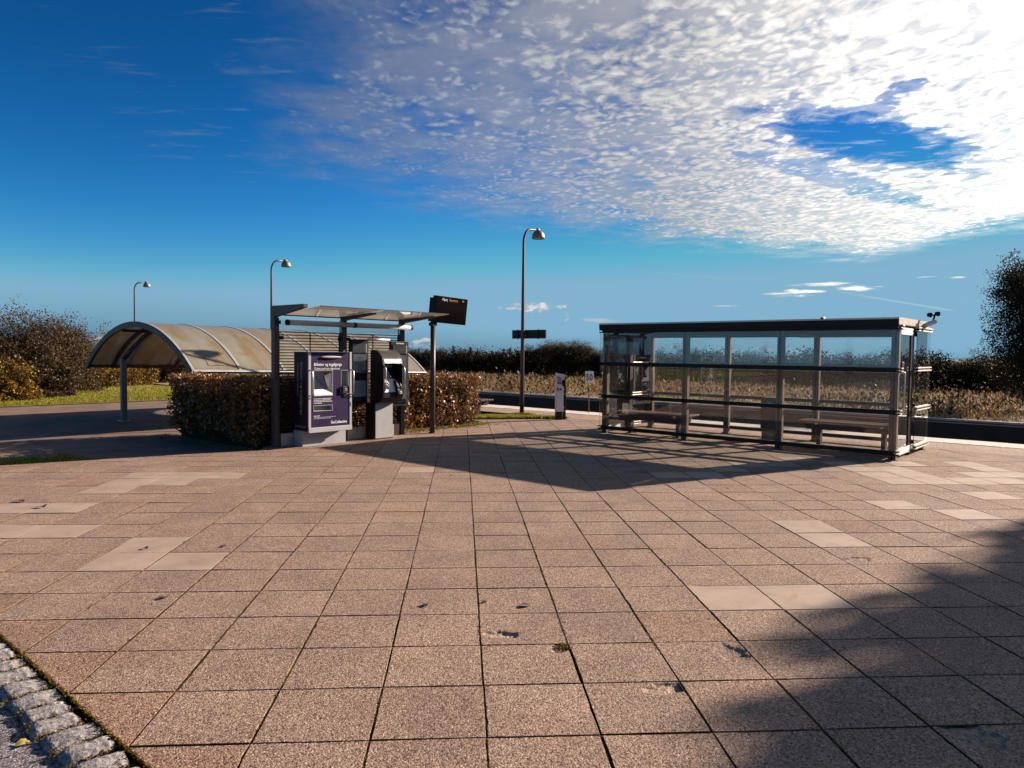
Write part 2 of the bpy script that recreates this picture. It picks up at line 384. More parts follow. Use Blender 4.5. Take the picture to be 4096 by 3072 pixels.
MATS['scrub'] = leafmat('scrub', [(0.008, 0.005, 0.003), (0.020, 0.013, 0.006), (0.045, 0.028, 0.010)], 0.1, 0.8, 0.1)
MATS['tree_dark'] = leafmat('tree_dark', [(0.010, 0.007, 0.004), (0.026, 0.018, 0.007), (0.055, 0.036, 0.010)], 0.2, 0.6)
MATS['tree_brown'] = leafmat('tree_brown', [(0.020, 0.011, 0.005), (0.060, 0.033, 0.011), (0.14, 0.080, 0.024)], 0.25, 0.6)
MATS['tree_olive'] = leafmat('tree_olive', [(0.014, 0.011, 0.004), (0.038, 0.030, 0.008), (0.085, 0.060, 0.013)], 0.25, 0.6)
MATS['tree_conifer'] = leafmat('tree_conifer', [(0.012, 0.013, 0.006), (0.030, 0.030, 0.010), (0.060, 0.050, 0.015)], 0.1, 0.7)
MATS['bush_gold'] = leafmat('bush_gold', [(0.03, 0.018, 0.005), (0.10, 0.058, 0.010), (0.24, 0.13, 0.017), (0.42, 0.25, 0.03)], 0.35, 0.5)
MATS['bush_brown'] = leafmat('bush_brown', [(0.018, 0.010, 0.005), (0.055, 0.030, 0.010), (0.13, 0.078, 0.020)], 0.3, 0.5)
MATS['weeds'] = leafmat('weeds', [(0.045, 0.020, 0.008), (0.15, 0.080, 0.034), (0.25, 0.155, 0.075), (0.48, 0.36, 0.21)], 0.35, 0.7, 0.2, 0.9)
MATS['weeds_green'] = leafmat('weeds_green', [(0.06, 0.05, 0.010), (0.20, 0.18, 0.03), (0.36, 0.30, 0.05)], 0.35, 0.7, 0.2, 0.9)
MATS['glass'] = glassmat('glass', (0.975, 0.98, 0.97), 0.022)
MATS['glass_dirty'] = glassmat('glass_dirty', (0.965, 0.97, 0.96), 0.06)
MATS['glass_clear'] = glassmat('glass_clear', (0.96, 0.97, 0.96), 0.015, 0.7)
MATS['glass_roof'] = glassmat('glass_roof', (0.88, 0.88, 0.86), 0.55, 1.0)  # dirt share here is a pale colour standing in for the reflected ground
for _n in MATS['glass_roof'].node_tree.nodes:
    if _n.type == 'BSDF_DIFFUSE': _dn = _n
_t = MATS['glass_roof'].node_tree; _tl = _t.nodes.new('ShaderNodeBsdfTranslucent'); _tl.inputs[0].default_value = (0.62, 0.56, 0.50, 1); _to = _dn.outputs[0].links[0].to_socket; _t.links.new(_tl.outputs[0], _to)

# ------------------------------------------------------------------ object helpers
def link(o, parent=None):
    COL.objects.link(o)
    if parent is not None: o.parent = parent
    return o
def tag(o, label=None, cat=None, group=None, kind=None):
    if label: o['label'] = label
    if cat: o['category'] = cat
    if group: o['group'] = group
    if kind: o['kind'] = kind
    return o
def empty(name, loc=(0, 0, 0), rz=0.0, label=None, cat=None, group=None):
    o = bpy.data.objects.new(name, None)
    o.empty_display_size = 0.2
    o.location = loc; o.rotation_euler = (0, 0, rz)
    link(o)
    return tag(o, label, cat, group)
def kids(o): return [c for c in bpy.data.objects if c.parent == o]
def copy_tree(o, parent=None):
    c = o.copy(); COL.objects.link(c)
    if parent is not None: c.parent = parent
    for ch in kids(o): copy_tree(ch, c)
    return c

class MB:
    def __init__(s): s.v = []; s.f = []; s.mi = []; s.cur = 0; s.sm = []
    def add(s, vs, fs, smooth=False):
        o = len(s.v); s.v += [tuple(p) for p in vs]
        for f in fs: s.f.append([o + i for i in f]); s.mi.append(s.cur); s.sm.append(smooth)
        return s
    def box(s, x0, x1, y0, y1, z0, z1, bev=0.0, mtx=None):
        if bev:
            bm = bmesh.new(); bmesh.ops.create_cube(bm, size=1)
            for w in bm.verts: w.co = Vector(((x0 + x1) / 2 + w.co.x * (x1 - x0), (y0 + y1) / 2 + w.co.y * (y1 - y0), (z0 + z1) / 2 + w.co.z * (z1 - z0)))
            bmesh.ops.bevel(bm, geom=bm.edges[:], offset=bev, segments=2, affect='EDGES', profile=0.5)
            bm.verts.index_update()
            vs = [w.co.copy() for w in bm.verts]; fs = [[w.index for w in f.verts] for f in bm.faces]; bm.free()
        else:
            vs = [Vector(p) for p in ((x0, y0, z0), (x1, y0, z0), (x1, y1, z0), (x0, y1, z0), (x0, y0, z1), (x1, y0, z1), (x1, y1, z1), (x0, y1, z1))]
            fs = [(0, 3, 2, 1), (4, 5, 6, 7), (0, 1, 5, 4), (1, 2, 6, 5), (2, 3, 7, 6), (3, 0, 4, 7)]
        if mtx is not None: vs = [mtx @ p for p in vs]
        return s.add(vs, fs)
    def tube(s, pts, r, seg=10, cap=True, smooth=True):
        pts = [Vector(p) for p in pts]
        rs = r if isinstance(r, (list, tuple)) else [r] * len(pts)
        vs = []; prev = None
        for i, p in enumerate(pts):
            d = (pts[min(i + 1, len(pts) - 1)] - pts[max(i - 1, 0)]).normalized()
            if prev is None:
                a = Vector((0, 0, 1)) if abs(d.z) < 0.9 else Vector((1, 0, 0))
                a = (a - d * a.dot(d)).normalized()
            else: a = (prev - d * prev.dot(d)).normalized()
            prev = a; b = d.cross(a)
            for k in range(seg):
                t = 2 * PI * k / seg
                vs.append(p + (a * math.cos(t) + b * math.sin(t)) * rs[i])
        fs = []
        for i in range(len(pts) - 1):
            for k in range(seg):
                k2 = (k + 1) % seg
                fs.append((i * seg + k, i * seg + k2, (i + 1) * seg + k2, (i + 1) * seg + k))
        s.add(vs, fs, smooth)
        if cap:
            o = len(s.v) - len(vs)
            s.f.append([o + k for k in range(seg)][::-1]); s.mi.append(s.cur); s.sm.append(False)
            s.f.append([o + (len(pts) - 1) * seg + k for k in range(seg)]); s.mi.append(s.cur); s.sm.append(False)
        return s
    def prism(s, poly, axis, a, b):
        """poly: 2D points; extruded along axis 'x','y' or 'z' from a to b"""
        def P(p, h):
            return {'x': (h, p[0], p[1]), 'y': (p[0], h, p[1]), 'z': (p[0], p[1], h)}[axis]
        k = len(poly)
        vs = [P(p, a) for p in poly] + [P(p, b) for p in poly]
        fs = [list(range(k))[::-1], list(range(k, 2 * k))] + [(i, (i + 1) % k, k + (i + 1) % k, k + i) for i in range(k)]
        return s.add(vs, fs)
    def lathe(s, prof, seg=24, c=(0, 0, 0), smooth=True):
        vs = []
        for r, z in prof:
            for k in range(seg):
                t = 2 * PI * k / seg
                vs.append((c[0] + r * math.cos(t), c[1] + r * math.sin(t), c[2] + z))
        fs = [(i * seg + k, i * seg + (k + 1) % seg, (i + 1) * seg + (k + 1) % seg, (i + 1) * seg + k) for i in range(len(prof) - 1) for k in range(seg)]
        return s.add(vs, fs, smooth)
    def build(s, name, mats, parent=None, loc=None, recalc=True):
        me = bpy.data.meshes.new(name)
        me.from_pydata(s.v, [], s.f)
        if isinstance(mats, str): mats = [mats]
        for m in mats: me.materials.append(MATS[m])
        for p, mi, sm in zip(me.polygons, s.mi, s.sm): p.material_index = mi; p.use_smooth = sm
        if recalc:
            bm = bmesh.new(); bm.from_mesh(me); bmesh.ops.recalc_face_normals(bm, faces=bm.faces); bm.to_mesh(me); bm.free()
        me.update()
        o = bpy.data.objects.new(name, me)
        if loc: o.location = loc
        return link(o, parent)
def boxo(name, m, parent, *a, bev=0.0): return MB().box(*a, bev=bev).build(name, m, parent)

def text(name, body, size, m, parent, loc, rot=(PI / 2, 0, 0), align='LEFT', shear=0.0, sx=1.0, offset=0.0, spacing=1.0, lead=1.0):
    cu = bpy.data.curves.new('t', 'FONT'); cu.body = body; cu.size = size; cu.align_x = align
    cu.shear = shear; cu.offset = offset; cu.space_character = spacing; cu.space_line = lead; cu.extrude = 0.0006; cu.resolution_u = 3
    tmp = bpy.data.objects.new('t', cu)
    COL.objects.link(tmp)
    dg = bpy.context.evaluated_depsgraph_get()
    me = bpy.data.meshes.new_from_object(tmp.evaluated_get(dg))
    bpy.data.objects.remove(tmp); bpy.data.curves.remove(cu)
    for v in me.vertices: v.co.x *= sx
    me.materials.clear(); me.materials.append(MATS[m])
    me.name = name
    o = bpy.data.objects.new(name, me); o.location = loc; o.rotation_euler = rot
    return link(o, parent)

def quads(name, C, size, m, parent=None, seed=0, aspect=1.5, normal=None, nbias=0.0, upright=False):
    """many small leaf faces: C (N,3) centres, size (N,) lengths"""
    rs = np.random.RandomState(seed)
    C = np.asarray(C, float); K = len(C); size = np.broadcast_to(size, (K,))
    if upright:
        a = np.stack([rs.normal(0, .55, K), rs.normal(0, .55, K), np.ones(K)], 1)
    else:
        a = rs.normal(size=(K, 3))
    if normal is not None:
        nn = rs.normal(size=(K, 3)) + np.asarray(normal) * nbias
        nn /= np.linalg.norm(nn, axis=1)[:, None]
        a = a - (a * nn).sum(1)[:, None] * nn
        a /= np.linalg.norm(a, axis=1)[:, None]
        b = np.cross(nn, a)
    else:
        a /= np.linalg.norm(a, axis=1)[:, None]
        r = rs.normal(size=(K, 3)); b = np.cross(a, r)
    b /= np.linalg.norm(b, axis=1)[:, None]
    a = a * (size * 0.5)[:, None]; b = b * (size * 0.5 / aspect)[:, None]
    V = np.stack([C - a, C - a * .1 + b, C + a, C - a * .1 - b], 1).reshape(-1, 3)
    me = bpy.data.meshes.new(name)
    me.vertices.add(4 * K); me.vertices.foreach_set('co', V.astype(np.float32).ravel())
    me.loops.add(4 * K); me.loops.foreach_set('vertex_index', np.arange(4 * K, dtype=np.int32))
    me.polygons.add(K); me.polygons.foreach_set('loop_start', np.arange(0, 4 * K, 4, dtype=np.int32))
    me.update(calc_edges=True)
    me.materials.append(MATS[m])
    o = bpy.data.objects.new(name, me)
    return link(o, parent)

def growth(seed, height, spread, levels=4, kids_n=(5, 5, 4, 3), base=(0, 0, 0), r0=0.12, lean=0.0, first=0.25, up=0.5, wob=0.18, shrink=0.62):
    """recursive limbs: list of (points, radii); tips"""
    rn = random.Random(seed)
    limbs = []; tips = []
    def grow(p, d, L, r, lv):
        pts = [p.copy()]; rr = [r]; k = 4
        for i in range(k):
            d = (d + Vector((rn.gauss(0, wob), rn.gauss(0, wob), rn.gauss(0, wob) + 0.06 * up))).normalized()
            p = p + d * (L / k); pts.append(p.copy()); rr.append(r * (1 - 0.7 * (i + 1) / k))
        limbs.append((pts, rr, lv))
        if lv >= levels: tips.append(p.copy()); return
        nk = kids_n[min(lv, len(kids_n) - 1)]
        for j in range(nk):
            t = (first if lv == 0 else 0.2) + (1 - (first if lv == 0 else 0.2)) * (j + rn.random()) / nk
            i = min(int(t * k), k - 1); q = pts[i].lerp(pts[i + 1], t * k - i)
            az = rn.random() * 2 * PI
            side = Vector((math.cos(az), math.sin(az), rn.uniform(0.0, 1.0) * up + 0.15)).normalized()
            nd = (d * 0.45 + side * spread).normalized()
            grow(q, nd, L * shrink * rn.uniform(0.75, 1.15) * (1.15 - 0.4 * t if lv == 0 else 1), max(r * 0.42, 0.004), lv + 1)
        tips.append(p.copy())
    grow(Vector(base), Vector((lean, 0, 1)).normalized(), height, r0, 0)
    return limbs, tips

def limb_mesh(name, limbs, m, parent, minlv=0, maxlv=9, rmin=0.0, seg=5):
    b = MB()
    for pts, rr, lv in limbs:
        if lv < minlv or lv > maxlv: continue
        b.tube(pts, [max(x, rmin) for x in rr], seg if lv == 0 else 3, cap=False)
    return b.build(name, m, parent, recalc=False)

# ------------------------------------------------------------------ the setting: ground sheets
# s = (x+y)/sqrt2 is the distance across the platform, t = (x-y)/sqrt2 along it
q2 = math.sqrt(2)
def st(s, t): return ((s + t) / q2, (s - t) / q2)
def sheet(name, poly, z, m, label=None):
    b = MB(); b.add([(*p, z) for p in poly], [list(range(len(poly)))])
    o = b.build(name, m); me = o.data
    if me.polygons[0].normal.z < 0: me.flip_normals()
    o['kind'] = 'structure'
    return o
sheet('ground', [st(-60, -120), st(17.02, -120), st(17.02, 120), st(-60, 120)], -0.12, 'soil')
sheet('track_bed', [st(17.0, -200), st(20.9, -200), st(20.9, 200), st(17.0, 200)], -0.8, 'ballast')
# field beyond the far wall: falls gently to the trees, then runs to the horizon
b = MB()
srow = [20.9, 24, 30, 38, 46, 54, 62, 80, 140, 400, 1200]
zrow = [0.02, 0.0, -0.1, -0.3, -0.45, -0.6, -0.65, -0.7, -0.8, -1.5, -3]
trow = [-1500, -400, -150, -80, -40, -20, 0, 20, 40, 80, 150, 400, 1500]
vs = [(*st(s, t), z) for s, z in zip(srow, zrow) for t in trow]
W_ = len(trow)
b.add(vs, [(i * W_ + j, i * W_ + j + 1, (i + 1) * W_ + j + 1, (i + 1) * W_ + j) for i in range(len(srow) - 1) for j in range(W_ - 1)])
o = b.build('field', 'field_soil'); o['kind'] = 'structure'
if o.data.polygons[0].normal.z < 0: o.data.flip_normals()
def field_z(s): return float(np.interp(s, srow, zrow))

L1a, L1b = Vector((-3.16, 12.48)), Vector((-6.48, 10.69))      # near edge of the brick path
L1d = (L1b - L1a).normalized()
farL = L1a + L1d * 40
sheet('path', [(-3.0, 12.57), tuple(L1a), tuple(farL), (farL.x - 4, farL.y + 2), (-40, -4.7), (-12, 23.3), (-5.9, 29.4), (0.0, 23.6), (0.6, 17.4)], -0.08, 'path_brick')
sheet('lawn', [(-46, -10.7), (-12, 23.3), (-5.9, 29.4), (-20, 43.9), (-90, 60), (-90, 0)], -0.06, 'lawn_ground')

# ---- paving: every slab a bevelled block of one mesh, clipped to the square's outline
GX, GY, T = 0.1175, 3.0904, 0.5
SMOOTH = {(-10, 9), (-9, 7), (-9, 9), (-9, 11), (-9, 12), (-9, 13), (-8, 7), (-8, 12), (-8, 13), (-6, 5), (-6, 6), (-5, 5), (6, 6), (6, 7), (3, 3), (4, 3),
          (6, 13), (9, 9), (10, 8), (10, 16), (11, 12), (11, 13), (11, 14), (11, 15), (12, 10), (12, 12), (12, 13), (12, 14), (13, 12), (14, 12),
          (14, 13), (15, 13), (15, 14), (15, 15), (7, 14), (8, 15), (9, 15), (13, 15), (5, 13), (-10, 7), (-7, 13)}
PITS = {(0, 2): ((0.25, 0.30), (0.13, 0.075), 0.022), (2, 1): ((0.80, 0.69), (0.14, 0.13), 0.018), (1, 0): ((0.86, 0.86), (0.16, 0.09), 0.020),
        (6, 5): ((0.26, 0.28), (0.15, 0.10), 0.016), (4, -1): ((0.30, 0.84), (0.17, 0.14), 0.018), (0, 1): ((0.93, 0.92), (0.10, 0.09), 0.018)}
def clip(poly, nx, ny, c):
    out = []
    for i, p in enumerate(poly):
        q = poly[(i + 1) % len(poly)]
        a = nx * p[0] + ny * p[1] - c; bb = nx * q[0] + ny * q[1] - c
        if a >= 0: out.append(p)
        if (a > 0 > bb) or (a < 0 < bb):
            t = a / (a - bb); out.append((p[0] + (q[0] - p[0]) * t, p[1] + (q[1] - p[1]) * t))
    return out
n1 = (-L1d.y, L1d.x) if (-L1d.y * 0 + L1d.x * 0) >= 0 else None
n1 = (L1d.y * -1, L1d.x)
if n1[0] * (0 - L1a.x) + n1[1] * (5 - L1a.y) < 0: n1 = (-n1[0], -n1[1])
c1_ = n1[0] * L1a.x + n1[1] * L1a.y
S_TILE = 15.05
rn = random.Random(4)
tiles = MB(); bp = MB()
FOLD_A, FOLD_B = Vector((-5.52, 9.09)), Vector((3.03, 15.83))
fd = (FOLD_B - FOLD_A).normalized(); fn = (-fd.y, fd.x); fc = fn[0] * FOLD_A.x + fn[1] * FOLD_A.y
def put_tile(poly, slot, dz, tilt, key=None):
    if len(poly) < 3: return
    area = 0.5 * abs(sum(poly[i][0] * poly[(i + 1) % len(poly)][1] - poly[(i + 1) % len(poly)][0] * poly[i][1] for i in range(len(poly))))
    if area < 0.004: return
    cx = sum(p[0] for p in poly) / len(poly); cy = sum(p[1] for p in poly) / len(poly)
    if sum(poly[i][0] * poly[(i + 1) % len(poly)][1] - poly[(i + 1) % len(poly)][0] * poly[i][1] for i in range(len(poly))) < 0: poly = poly[::-1]
    def inset(d):
        r = []
        k = len(poly)
        for i in range(k):
            p0, p1, p2 = (Vector(poly[(i + j - 1) % k]) for j in range(3))
            e1 = (p1 - p0).normalized(); e2 = (p2 - p1).normalized()
            m1 = Vector((-e1.y, e1.x)); m2 = Vector((-e2.y, e2.x))
            w = m1 + m2; l = w.length_squared
            r.append(p1 + w * (2 * d / l) if l > 0.3 else p1 + m1 * d)
        return r
    z = lambda p: dz + (p[0] - cx) * tilt[0] + (p[1] - cy) * tilt[1]
    g = rn.uniform(0.0036, 0.0062)
    if cy < 8 and abs(cx) < 6:
        np_ = []
        for i in range(len(poly)):
            p0, p1 = Vector(poly[i]), Vector(poly[(i + 1) % len(poly)]); L_ = (p1 - p0).length; K_ = max(1, int(L_ / 0.045)); e_ = (p1 - p0) / max(L_, 1e-6)
            np_.append(tuple(p0))
            for q_ in range(1, K_):
                m_ = p0.lerp(p1, q_ / K_); w_ = abs(rn.gauss(0, 0.0013)) + (0.006 * rn.random() if rn.random() < 0.04 else 0)
                np_.append((m_.x - e_.y * w_, m_.y + e_.x * w_))
        poly = np_
    A = inset(g); B = inset(g + 0.0015)
    k = len(poly)
    vs = [(p[0], p[1], -0.05) for p in A] + [(p[0], p[1], z(p) - 0.0015) for p in A] + [(p[0], p[1], z(p)) for p in B]
    fs = [(i, (i + 1) % k, k + (i + 1) % k, k + i) for i in range(k)] + [(k + i, k + (i + 1) % k, 2 * k + (i + 1) % k, 2 * k + i) for i in range(k)]
    o_ = len(tiles.v); tiles.v += [tuple(p) for p in vs]
    for q_, f_ in enumerate(fs): tiles.f.append([o_ + i_ for i_ in f_]); tiles.mi.append(4 if q_ < k else slot); tiles.sm.append(False)
    if key is None:
        tiles.f.append([o_ + i_ for i_ in range(2 * k, 3 * k)]); tiles.mi.append(slot); tiles.sm.append(False)
    else:
        (pu, pv), (ru, rv), dep = key
        G = 44; x0, y0 = min(p[0] for p in B), min(p[1] for p in B); x1, y1 = max(p[0] for p in B), max(p[1] for p in B)
        rr = random.Random(int(pu * 1000)); ph = [rr.uniform(0, 6.28) for _ in range(6)]; rg = [[rr.random() for _ in range(G + 2)] for _ in range(G + 2)]
        gv = []; flag = []
        for j in range(G + 1):
            for i in range(G + 1):
                fu, fv = i / G, j / G
                a, bb = (fu - pu) / (ru * 2 / 1.3), (fv - pv) / (rv * 2 / 1.3)
                an = math.atan2(bb, a)
                rad = math.hypot(a, bb) / (1 + 0.18 * math.sin(2 * an + ph[0]) + 0.12 * math.sin(5 * an + ph[1]) + 0.07 * math.sin(9 * an + ph[2]))
                h = 0; ins = rad < 1
                if ins:
                    h = -dep * min(1, (1 - rad) * 4.5) * (0.55 + 0.45 * (rg[j][i] * 0.5 + (rg[j // 3][i // 3]) * 0.5)) * (0.6 + 0.4 * (0.5 + 0.5 * math.sin(an + ph[5])))
                X, Y = x0 + (x1 - x0) * fu, y0 + (y1 - y0) * fv
                gv.append((X, Y, z((X, Y)) + h)); flag.append(rad < 0.93)
        o = len(tiles.v); tiles.v += gv
        for j in range(G):
            for i in range(G):
                ids = [j * (G + 1) + i, j * (G + 1) + i + 1, (j + 1) * (G + 1) + i + 1, (j + 1) * (G + 1) + i]
                tiles.f.append([o + q for q in ids]); tiles.sm.append(False)
                tiles.mi.append(3 if sum(flag[q] for q in ids) >= 2 else slot)
for i in range(-30, 44):
    for j in range(-12, 36):
        x0, y0 = GX + i * T, GY + j * T
        jx = rn.gauss(0, 0.0012)
        poly = [(x0 + jx, y0), (x0 + T + jx, y0), (x0 + T + jx, y0 + T), (x0 + jx, y0 + T)]
        full = True
        # cobble line
        p2 = clip(poly, 1 / q2, 1 / q2, 1.692 / q2)
        if x0 < -3.4: p2 = clip(p2, n1[0], n1[1], c1_) if p2 else p2
        else:
            p2 = clip(p2, 1 / q2, -1 / q2, -12.35) if p2 else p2
        p2 = clip(p2, -1 / q2, -1 / q2, -S_TILE) if p2 else p2
        if not p2: continue
        cut_red = False
        if len(p2) != 4 or p2 != poly:
            cut_red = (x0 + y0) < 3.2 or rn.random() < 0.35
        if (i, j) not in PITS: bp.add([(*p, -0.0045) for p in p2], [list(range(len(p2)))])
        slot = 1 if (i, j) in SMOOTH else (2 if cut_red else 0)
        if slot == 0 and y0 > 10 and x0 < 0 and rn.random() < 0.25: slot = 2
        if slot == 0 and rn.random() < 0.012: slot = 1 if y0 > 9 else 2
        dz = max(-0.0010, rn.gauss(0, 0.0009)) + (0.0015 if slot == 1 else 0); tilt = (rn.gauss(0, 0.003), rn.gauss(0, 0.003))
        side = [fn[0] * p[0] + fn[1] * p[1] - fc for p in p2]
        if min(side) < -0.001 < 0.001 < max(side):
            put_tile(clip(p2, fn[0], fn[1], fc), slot, dz, tilt)
            put_tile(clip(p2, -fn[0], -fn[1], -fc), slot, dz, tilt)
        else:
            put_tile(p2, slot, dz, tilt, PITS.get((i, j)))
o = tiles.build('paving', ['slab', 'slab_smooth', 'slab_red', 'pit', 'joint'], recalc=False); o['kind'] = 'structure'
o = bp.build('paving_joints', 'joint', recalc=False); o['kind'] = 'structure'
if o.data.polygons[0].normal.z < 0: o.data.flip_normals()
# platform surface and its pale edge strip
sheet('platform', [st(S_TILE - 0.01, -60), st(16.22, -60), st(16.22, 90), st(S_TILE - 0.01, 90)], -0.004, 'platform_asphalt')
pe = MB()
for k in range(-60, 90):
    pe.box(k + 0.004, k + 0.996, -0.82, 0.0, -0.14, 0.003 + 0.002 * (k % 3 == 0), bev=0.006)
o = pe.build('platform_edge', 'edge_concrete'); o.rotation_euler = (0, 0, R(-45)); o.location = (*st(17.04, 0), 0); o['kind'] = 'structure'
MB().box(-60, 90, -0.16, 0.0, -0.9, -0.15).build('platform_face', 'wall_dark').matrix_world = Matrix.Translation((*st(16.98, 0), 0)) @ Matrix.Rotation(R(-45), 4, 'Z')
bpy.data.objects['platform_face']['kind'] = 'structure'
# asphalt outside the cobble kerb
sheet('road', [st(-30, -14), st(1.02, -14), st(1.02, 20), st(-30, 20)], -0.030, 'asphalt')

# ------------------------------------------------------------------ kerbs
kb = MB()
for k in range(34):
    if k % 9 == 5: continue
    p = L1a + L1d * (0.15 + k * 0.62)
    a = math.atan2(-L1d.y, -L1d.x)
    mt = Matrix.Translation((p.x + n1[0] * -0.045, p.y + n1[1] * -0.045, 0)) @ Matrix.Rotation(a + rn.gauss(0, 0.01), 4, 'Z')
    kb.box(-0.30, 0.30, -0.035, 0.035, -0.12, -0.014 + rn.gauss(0, 0.004), bev=0.006, mtx=mt)
o = kb.build('path_kerb', 'edge_concrete'); o['kind'] = 'structure'

def sett_mesh(seed, la, lb):
    r = random.Random(seed)
    bm = bmesh.new(); bmesh.ops.create_cube(bm, size=1)
    bmesh.ops.subdivide_edges(bm, edges=bm.edges[:], cuts=5, use_grid_fill=True)
    ph = [r.uniform(0, 6.3) for _ in range(8)]
    for v in bm.verts:
        x, y, z = v.co * 2
        # superellipsoid rounding
        l = (abs(x) ** 7 + abs(y) ** 7 + abs(z) ** 5) ** (1 / 6.5)
        x, y, z = x / l, y / l, z / l
        k = 1 + 0.05 * math.sin(3 * x + ph[0]) * math.sin(2.6 * y + ph[1]) + 0.03 * math.sin(7 * x + ph[2] + 3 * z) + 0.03 * math.sin(8 * y + ph[3])
        v.co = Vector((x * la / 2 * k, y * lb / 2 * (k + 0.04 * math.sin(4 * x + ph[4])), z * 0.05 * (1 + 0.07 * math.sin(5 * x + ph[5]) + 0.07 * math.sin(6 * y + ph[6]))))
    me = bpy.data.meshes.new('granite_sett'); bm.to_mesh(me); bm.free()
    for p in me.polygons: p.use_smooth = True
    me.materials.append(MATS['granite'])
    return me
ORD = ['first', 'second', 'third', 'fourth', 'fifth', 'sixth', 'seventh', 'eighth', 'ninth', 'tenth', 'eleventh', 'twelfth', 'thirteenth', 'fourteenth', 'fifteenth', 'sixteenth']
tt, kk = -4.42 - 0.30, 0
tpos = []
rs_ = random.Random(11)
t_ = (-1.10 - 2.70) / q2
while t_ > -5.0:
    w = rs_.uniform(0.125, 0.168)
    tpos.append((t_ - w / 2, w)); t_ -= w + rs_.uniform(0.020, 0.030)
for k, (tc_, w) in enumerate(tpos):
    x, y = st(1.085 + rs_.gauss(0, 0.008), tc_)
    o = bpy.data.objects.new('granite_sett', sett_mesh(50 + k, rs_.uniform(0.19, 0.23), w))
    o.location = (x, y, -0.052 + rs_.gauss(0, 0.002)); o.rotation_euler = (rs_.gauss(0, 0.04), rs_.gauss(0, 0.04), R(45) + rs_.gauss(0, 0.06))
    link(o)
    tag(o, 'rough grey granite sett in the mossy kerb row, %s counted up from the bottom edge' % ORD[k], 'paving stone', 'granite setts along the edge of the square')
# moss between the setts and along their edges
rsn = np.random.RandomState(5)
mc = []
for tc_, w in tpos:
    for _ in range(260):
        t = tc_ - w / 2 - 0.013 + rsn.normal(0, 0.010); s = 1.085 + rsn.uniform(-0.11, 0.11)
        x, y = st(s, t); mc.append((x, y, -0.014 + rsn.uniform(-0.02, 0.010)))
    for _ in range(160):
        t = tc_ + rsn.uniform(-w / 2, w / 2) * 1.1; s = 1.200 + rsn.normal(0, 0.005)
        x, y = st(s, t); mc.append((x, y, -0.006 + rsn.uniform(0, 0.012)))
MATS['moss'] = leafmat('moss', [(0.04, 0.022, 0.008), (0.14, 0.085, 0.020), (0.27, 0.19, 0.03)], 0.3, 0.8, 0.1, 6)
o = quads('moss', mc, rsn.uniform(0.006, 0.016, len(mc)), 'moss', seed=1); tag(o, 'yellow green moss growing between the granite setts', 'moss', kind='stuff')
# moss tufts in slab joints
mc = []
for _ in range(130):
    i = rsn.randint(-6, 7); yy = rsn.uniform(2.6, 6.5); cx_ = GX + i * T
    L = rsn.uniform(0.03, 0.16)
    for _ in range(int(L * 420)): mc.append((cx_ + rsn.normal(0, 0.0045), yy + rsn.uniform(-L, L), rsn.uniform(-0.008, 0.003)))
for _ in range(260): mc.append((0.585 + rsn.normal(0, 0.022), 4.05 + rsn.normal(0, 0.03), rsn.uniform(-0.004, 0.006)))
for _ in range(160):
    i = rsn.randint(-9, 12); yy = rsn.uniform(6, 12); cx_ = GX + i * T
    for _ in range(14): mc.append((cx_ + rsn.normal(0, 0.006), yy + rsn.normal(0, 0.05), rsn.uniform(-0.006, 0.006)))
o = quads('joint_moss', mc, rsn.uniform(0.005, 0.013, len(mc)), 'moss', seed=2); tag(o, 'moss growing in the joints between the paving slabs', 'moss', kind='stuff')

# fallen leaf by the kerb
def leaf_obj(loc, rz, label, s=0.05, m='leaf_yellow'):
    b = MB(); n_ = 8; vs = []; 
    for i in range(n_ + 1):
        u_ = i / n_; w = 0.42 * math.sin(PI * u_ ** 0.8) * (1 + 0.12 * (i % 2))
        z_ = 0.10 * math.sin(u_ * PI) + 0.08 * u_ * u_
        for sgn in (-1, 0, 1): vs.append(((u_ - 0.5) * s, sgn * w * s * 0.9, (z_ + (0.22 * w if sgn else 0)) * s + 0.002))
    fs = []
    for i in range(n_):
        for k in range(2): fs.append((i * 3 + k, i * 3 + k + 1, i * 3 + k + 4, i * 3 + k + 3))
    b.add(vs, fs, True)
    b.tube([(0.5 * s, 0, 0.006), (0.8 * s, 0.05 * s, 0.004)], 0.0007, 4)
    o = b.build('fallen_leaf', m); o.location = loc; o.rotation_euler = (0.1, 0, rz)
    return tag(o, label, 'leaf')
leaf_obj((-1.86, 3.18, -0.028), 0.4, 'curled yellow leaf lying on the dark asphalt outside the sett row', 0.062)

for (lx_, ly_), sz_, lab_ in (((-5.35, 8.35), 0.10, 'dark withered leaf near the left edge between pale slabs'), ((-4.75, 8.15), 0.11, 'dark withered leaf right of the three pale slabs at the left'),
        ((-4.35, 7.85), 0.12, 'largest dark withered leaf of the cluster left of centre'), ((-2.62, 6.2), 0.07, 'small brown leaf in front of the ticket canopy'),
        ((-2.0, 6.25), 0.06, 'tiny dark leaf on a slab left of the middle'), ((-1.98, 4.95), 0.07, 'curled brown leaf on the slab below the pale slab pair'),
        ((-0.22, 4.75), 0.075, 'brown leaf left of the centre joint in the foreground'), ((0.42, 4.72), 0.07, 'dark leaf right of the centre joint in the foreground'),
        ((0.16, 4.80), 0.045, 'tiny dark leaf scrap just right of the centre joint')):
    leaf_obj((lx_, ly_, 0.0), (lx_ * 7) % 6, lab_, sz_, 'leaf_dark')

